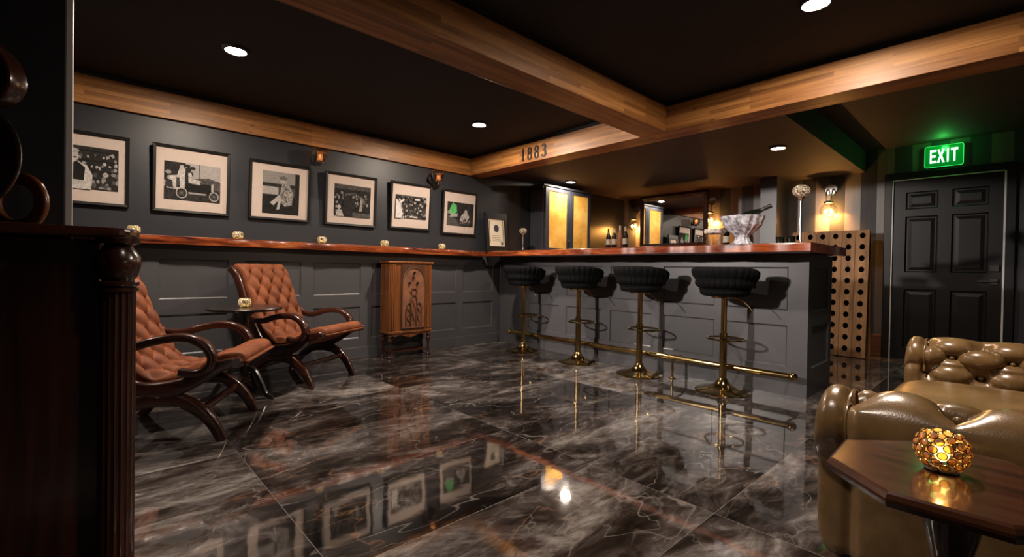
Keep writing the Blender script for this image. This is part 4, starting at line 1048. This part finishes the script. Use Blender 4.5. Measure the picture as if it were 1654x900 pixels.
# ------------------------------------------------------------------ sofa
SX, SY = 2.62, -.05
so = thing('chesterfield_sofa', 'olive tan leather chesterfield sofa with rolled buttoned arms at right', 'sofa', (SX, SY, 0))
def sofa_arm(xc, sgn, yoff, ds=0.):
    """sgn=+1: inner side towards +x. lattice offset yoff. local y: front at .55"""
    prof = [(.10, .30), (.10, .38), (.098, .43)]
    ccx, ccz, r = -.012, .505, .108
    for k in range(31):
        a = radians(-25 + 245 * k / 30); prof.append((ccx + r * cos(a), ccz + r * sin(a) * (.93)))
    prof += [(-.05, .40), (-.035, .375), (-.03, .33), (-.03, .2), (-.03, .09), (.0, .085), (.06, .085), (.10, .09)]
    P = smooth_path([(a, 0, b) for a, b in prof], 3); P = [(p.x, p.z) for p in P]
    L = [0.]
    for a, b in zip(P, P[1:]): L.append(L[-1] + sqrt((b[0] - a[0]) ** 2 + (b[1] - a[1]) ** 2))
    nrm = []
    for i in range(len(P)):
        a = P[max(i - 1, 0)]; b = P[min(i + 1, len(P) - 1)]; tx, tz = b[0] - a[0], b[1] - a[1]; l = sqrt(tx * tx + tz * tz) or 1
        nrm.append((tz / l, -tx / l))
    s_row1 = .225 + ds; dlow = .10
    y_b, y_f = -.50, .42
    rows = []; ny = 130
    cen = (0., .36)
    for j in range(ny + 1):
        y = y_b + (y_f - y_b) * j / ny; row = []
        for i, (a, z) in enumerate(P):
            s = L[i]
            k = min(1, max(0, (s - .02) / .06)) * min(1, max(0, (.40 - y) / .05))
            la = (s - s_row1) / (2 * dlow) + (y - yoff) / .224; lb = (s - s_row1) / (2 * dlow) - (y - yoff) / .224
            if s < s_row1 + dlow: h = tuft(la, lb, .046, .40) - .036
            else:
                e = (s - s_row1 - dlow) / .10; w_ = abs(sin(pi * (y - yoff - .112) / .224))
                pit = exp(-((s - s_row1 - dlow) / .050) ** 2 - (((y - yoff - .112) / .224 - round((y - yoff - .112) / .224)) / .14) ** 2)
                h = .046 * (w_ ** (.80 * max(.05, 1 - e)) if e < 1 else 1.) - .036 - .050 * pit * min(1, 1.2 - .2 * e)
                if e >= 1: h = .010 - .03 * pit
            h *= k
            puff = -.014 * exp(-((y - .375) / .016) ** 2)          # seam where the front facing begins
            pleat = 0
            if .40 < s < .62: pleat = 0
            h += puff
            row.append((xc + sgn * (a + nrm[i][0] * h), y, z + nrm[i][1] * h))
        rows.append(row)
    # bulging front cap
    for q in range(1, 11):
        th = pi / 2 * q / 10; sc = cos(th) ** .55 if q < 10 else .02; y = y_f + .045 * sin(th)
        fx_ = .55 + .45 * sc if q < 9 else .45 * max(sc, .03) / .35
        f = 1 - (1 - cos(th)) * .38 if q < 10 else 0.
        if q == 10: f = .0
        ff = [1, .995, .98, .955, .92, .87, .80, .70, .55, .30, .0][q]
        cx_, cz_ = (0., .35)
        rows.append([(xc + sgn * (cx_ + (a - cx_) * max(ff, .01)), y, cz_ + (z - cz_) * max(ff, .01)) for a, z in P])
    MB().grid(rows, closeu=True, cap0=True, cap1=True).build('arm', M['tan'], so, smooth=True, angle=180)
    # piping along the front seam
    pp = [(xc + sgn * (a - n_[0] * .009), .375, z - n_[1] * .009) for (a, z), n_ in list(zip(P, nrm))[6:-22]]
    MB().tube(pp, .0038, 8).build('piping', M['tan'], so, smooth=True)
    for row_, soff, yo in ((0, s_row1, yoff), (1, s_row1 - dlow, yoff + .112), (2, s_row1 + dlow, yoff + .112)):
        for k in range(-4, 3):
            y = yo + .224 * k
            if -.45 < y < .36:
                i = min(range(len(L)), key=lambda k_: abs(L[k_] - soff)); a, z = P[i]; n_ = nrm[i]
                MB().sphere((xc + sgn * (a - n_[0] * .046), y, z - n_[1] * .046), .013, 12, 8).build('button', M['tan'], so, smooth=True)
sofa_arm(1.752 - SX, 1, .205 - SY, .055); sofa_arm(3.50 - SX, -1, .215 - SY)
# seat cushion
rows = []; nx, ny = 40, 30; x0, x1, y0, y1 = 1.86 - SX, 3.39 - SX, -.5, .475
def se(t_): return 1 - abs(2 * t_ - 1) ** 7
top = []; 
for j in range(ny + 1):
    fy = j / ny; row = []
    for i in range(nx + 1):
        f = i / nx; h = (se(f) * se(fy)) ** .45
        row.append((x0 + (x1 - x0) * f, y0 + (y1 - y0) * fy, .30 + .125 * h + .012 * sin(pi * f) * sin(pi * fy)))
    top.append(row)
bot = [[(p[0], p[1], .285) for p in r] for r in top]
loops = [a + b[::-1] for a, b in zip(top, bot)]
MB().grid(loops, closeu=True, cap0=True, cap1=True).build('seat_cushion', M['tan'], so, smooth=True, angle=60)
MB().box(1.84 - SX, 3.41 - SX, -.5, .45, .085, .285).build('base', M['tan'], so, bevel=.02, seg=3)
# back
P = [(-.42, .30), (-.43, .45), (-.45, .52)] + [(-.50 + .10 * cos(radians(a)), .52 + .10 * sin(radians(a))) for a in range(0, 200, 12)] + [(-.58, .40), (-.58, .09), (-.46, .09)]
rows = []
for j in range(161):
    x = 1.70 - SX + (3.55 - 1.70) * j / 160; row = []
    for i, (y, z) in enumerate(P):
        k = 1 if 1 < i < 14 else 0
        h = (tuft(i / 5. + x / .224, i / 5. - x / .224, .02) - .012) * k
        row.append((x, y + h * (1 if i < 8 else 0), z + h * (1 if i >= 6 and i < 14 else 0)))
    rows.append(row)
MB().grid(rows, closeu=True, cap0=True, cap1=True).build('backrest', M['tan'], so, smooth=True, angle=180)
for x in (1.80 - SX, 3.44 - SX):
    for y in (.40, -.50):
        MB().lathe([(.020, 0), (.026, .01), (.026, .02), (.018, .03), (.030, .055), (.034, .075), (.030, .09)], (x, y, 0), 20).build('leg', M['mahogz'], so, smooth=True)

# ------------------------------------------------------------------ octagonal side table with big candle globe
TX, TY, TR = 1.293, .076, .215
t = thing('side_table', 'octagonal dark walnut side table in front of the sofa arm', 'table', (TX, TY, 0))
a_off = radians(24)
def octo(r): return [(r * cos(a_off + pi / 4 * k), r * sin(a_off + pi / 4 * k)) for k in range(8)]
mb = MB()
mb.grid([[(*p, z) for p in octo(r)] for r, z in ((TR * .93, .518), (TR * .985, .522), (TR, .532), (TR, .538), (TR * .975, .546), (TR * .95, .550), (.001, .5502))], closeu=True, cap0=True, cap1=True)
mb.build('tabletop', M['tabletop'], t)
MB().lathe([(.03, .10), (.045, .12), (.05, .18), (.028, .24), (.025, .36), (.04, .42), (.05, .47), (.03, .49), (.07, .515), (.08, .519)], (0, 0, 0), 24).build('pedestal', M['mahogz'], t, smooth=True)
for k in range(4):
    a = radians(20 + 90 * k)
    pts = smooth_path([(.02, 0, .17), (.08, 0, .16), (.13, 0, .09), (.17, 0, .03), (.20, 0, .018)], 6)
    mb = MB(); mb.tube([(p.x * cos(a), p.x * sin(a), p.z) for p in pts], [1.2 - .4 * i / (len(pts) - 1) for i in range(len(pts))], 10, sec=(.016, .02)); mb.build('leg', M['mahogz'], t, smooth=True)

def crystal_amber():
    m = bpy.data.materials.new('amber_crystal'); m.use_nodes = True; nt = m.node_tree
    for n in list(nt.nodes): nt.nodes.remove(n)
    o = N(nt, 'ShaderNodeOutputMaterial'); mx = N(nt, 'ShaderNodeMixShader'); t_ = N(nt, 'ShaderNodeBsdfTransparent'); g = N(nt, 'ShaderNodeBsdfPrincipled')
    f = noise(nt, obj_coord(nt), 60, 3)
    nt.links.new(ramp(nt, f, [(.3, (.95, .62, .22)), (.7, (1., .80, .48))]), t_.inputs[0])
    g.inputs['Base Color'].default_value = (.55, .42, .28, 1); g.inputs['Roughness'].default_value = .08
    mx.inputs[0].default_value = .45
    nt.links.new(t_.outputs[0], mx.inputs[1]); nt.links.new(g.outputs[0], mx.inputs[2]); nt.links.new(mx.outputs[0], o.inputs[0]); return m
M['ambercrystal'] = crystal_amber()
gt = thing('candle_holder', 'large lit globe of amber crystal discs on octagonal side table', 'candle holder', (1.302, .093, .5503), 0)
R = .043; RZ = .044
MB().lathe([(0, 0), (.026, 0), (.028, .003), (.026, .007), (.02, .010), (0, .010)], (0, 0, 0), 28).build('base', M['black'], gt, smooth=True, angle=40)
MB().sphere((0, 0, .038), .013, 14, 10, (1, 1, 1.5)).build('candle', M['candle'], gt, smooth=True)
wire = MB(); nC = 74; k = 0; wires = []
for i in range(nC):
    zf = 1 - 2 * (i + .5) / nC
    if zf > .80 or zf < -.82: continue
    ph = i * pi * (3 - sqrt(5)); rr = sqrt(1 - zf * zf)
    nrm_ = Vector((rr * cos(ph), rr * sin(ph), zf)); c = Vector((R * nrm_.x, R * nrm_.y, RZ * nrm_.z + RZ * .84 + .006))
    nn_ = Vector((nrm_.x / R, nrm_.y / R, nrm_.z / RZ)).normalized(); a = nn_.orthogonal().normalized(); b = nn_.cross(a); rd = .0078
    mb = MB(); rows = []
    for r_, h_ in ((0., -.002), (rd * .9, -.002), (rd * .92, 0.), (rd * .6, .003), (0., .0035)):
        rows.append([tuple(c + nn_ * h_ + (a * cos(2 * pi * q / 12) + b * sin(2 * pi * q / 12)) * max(r_, 1e-4)) for q in range(12)])
    mb.grid(rows, closeu=True, cap0=True, cap1=True); cr = mb.build('crystal', M['ambercrystal'], gt, smooth=True, angle=25)
    mb = MB(); mb.tube([c + (a * cos(2 * pi * q / 16) + b * sin(2 * pi * q / 16)) * rd for q in range(16)], .0011, 5, closed=True); mb.build('wire_ring', M['brass'], cr, smooth=True)
lamp('POINT', 'candle_glow', (1.302, .093, .622), .22, (1., .60, .2), .012)

# ------------------------------------------------------------------ sideboard at left and the ornaments on it
t = thing('sideboard', 'dark mahogany sideboard with fluted corner column at left edge of photo', 'sideboard', (-.4, 1.93, 0))
def B_(x0, x1, y0, y1, z0, z1): return MB().box(x0 + .4, x1 + .4, y0 - 1.93, y1 - 1.93, z0, z1)
B_(-.95, .035, 1.745, 2.17, .06, 1.015).build('body', M['mahogz'], t, bevel=.004)
B_(-.97, .05, 1.735, 2.18, 0, .06).build('plinth', M['mahog'], t, bevel=.006)
tp = MB(); tp.prism([(-.575, -.235)] + [(.46 + .062 * cos(a), -.185 + .062 * sin(a)) for a in [radians(-90 + 12 * k) for k in range(8)]] + [(.522, .25), (-.575, .25)], 'Z', 1.02, 1.048)
tp.build('top', M['mahog'], t, bevel=.009, seg=3)
cc = (.072 + .4, 1.70 - 1.93, 0)
MB().lathe([(.03, 1.0), (.048, 1.006), (.05, 1.02), (.03, 1.022)], cc, 32).build('capital', M['mahogz'], t, smooth=True, angle=50)
MB().lathe([(.034, .90), (.044, .915), (.052, .945), (.050, .968), (.036, .99), (.03, 1.0)], cc, 32).build('vase_turning', M['mahogz'], t, smooth=True)
rg = MB(); rg.lathe([(.038, .868), (.046, .872), (.046, .880), (.040, .884), (.048, .889), (.048, .897), (.036, .901)], cc, 32); rg.build('collar', M['mahogz'], t, smooth=True, angle=35)
MB().lathe([(.040, .06), (.040, .868)], cc, 144, wob=lambda a, h: 1 - .07 * (abs(sin(a * 9)) ** .7)).build('fluted_column', M['mahogz'], t, smooth=True, angle=60)
MB().lathe([(.052, 0), (.052, .05), (.046, .06), (.04, .06)], cc, 32).build('foot', M['mahogz'], t, smooth=True, angle=40)
# arched wooden ring
def onray(u_, d_):  # lateral position for image column u_ at depth d_ along the view axis
    f_ = (u_ - 827.) / 748.78
    return (d_ * (.6792 + .7339 * f_), d_ * (.7339 - .6792 * f_))
ox, oy = onray(28, 1.47)
t = thing('wooden_ring', 'curved brown wooden ring ornament standing on sideboard at left edge', 'ornament', (ox, oy, 1.048), radians(-42))
mb = MB(); mb.tube([(.075 * cos(a), 0, .088 + .075 * sin(a)) for a in [2 * pi * k / 64 for k in range(64)]], 1., 12, sec=(.018, .012), up=(0, 1, 0), closed=True)
mb.bm.free(); mb = MB(); mb.tube([(.075 * cos(a), 0, .090 + .075 * sin(a)) for a in [2 * pi * k / 64 for k in range(64)]], 1., 12, sec=(.020, .010), up=(0, 1, 0), closed=True); mb.build('ring', M['radio'], t, smooth=True, angle=60)
mb = MB(); mb.box(-.03, .03, -.02, .02, 0, .008); mb.build('foot', M['radio'], t, bevel=.002)
ox, oy = onray(-52, 1.38)
t = thing('ornament', 'dark round disc ornament with bright metal rim and ribbed crest on sideboard', 'ornament', (ox, oy, 1.048), radians(-42))
MB().lathe([(0, -.006), (.150, -.006), (.150, .006), (0, .012)], (0, 0, .215), 64, 'Y').build('disc', M['mahog'], t, smooth=True, angle=40)
MB().tube([(.152 * cos(a), 0, .215 + .152 * sin(a)) for a in [2 * pi * k / 80 for k in range(80)]], .0042, 8, closed=True).build('rim', M['silver'], t, smooth=True)
MB().box(-.05, .05, -.035, .035, 0, .064).build('foot', M['mahog'], t, bevel=.006)
mb = MB(); cp = smooth_path([(.0, 0, .37), (.075, .01, .385), (.112, .012, .42), (.112, .01, .47), (.09, 0, .52), (.07, 0, .55)], 8)
mb.tube(cp, [.5 + .5 * sin(pi * min(1, i / (len(cp) - 1) * .9 + .08)) for i in range(len(cp))], 14, sec=(.022, .03), up=(0, 1, 0)); mb.build('crest', M['mahog'], t, smooth=True, angle=30)

# exit sign light spill
lamp('POINT', 'exit_sign_glow', (6.72, .535, 2.37), 1.7, (.05, 1., .12), .03)
# amber cabinet holds no lamp: panes emit, soffit downlight shines over it

# ------------------------------------------------------------------ camera
fpx, psi, pitch, roll = 748.78, radians(47.2175), radians(-.5814), radians(.9388)
F = Vector((cos(psi), sin(psi), 0)); Rr = Vector((sin(psi), -cos(psi), 0)); U = Vector((0, 0, 1))
f2 = F * cos(pitch) + U * sin(pitch); u2 = U * cos(pitch) - F * sin(pitch)
r3 = Rr * cos(roll) + u2 * sin(roll); u3 = u2 * cos(roll) - Rr * sin(roll)
cam = bpy.data.cameras.new('camera'); co = bpy.data.objects.new('camera', cam); COL.objects.link(co)
cam.sensor_fit = 'HORIZONTAL'; cam.sensor_width = 36.; cam.lens = fpx * 36. / 1654
cam.shift_x = 0.; cam.shift_y = (443.24 - 450.) / 1654
mw = Matrix(((r3.x, u3.x, -f2.x, 0), (r3.y, u3.y, -f2.y, 0), (r3.z, u3.z, -f2.z, .95), (0, 0, 0, 1)))
co.matrix_world = mw; cam.clip_start = .02
S.camera = co
w = bpy.data.worlds.new('world'); S.world = w; w.use_nodes = True
w.node_tree.nodes['Background'].inputs[0].default_value = (.02, .02, .025, 1)
S.view_settings.view_transform = 'Standard'; S.view_settings.look = 'None'; S.view_settings.gamma = 1.; S.view_settings.exposure = 0.; S.view_settings.use_curve_mapping = False
try:
    S.cycles.use_denoising = True; S.cycles.max_bounces = 10; S.cycles.transparent_max_bounces = 16; S.cycles.use_light_tree = True
    S.cycles.sample_clamp_indirect = 6.; S.cycles.caustics_reflective = False; S.cycles.caustics_refractive = False
except Exception: pass
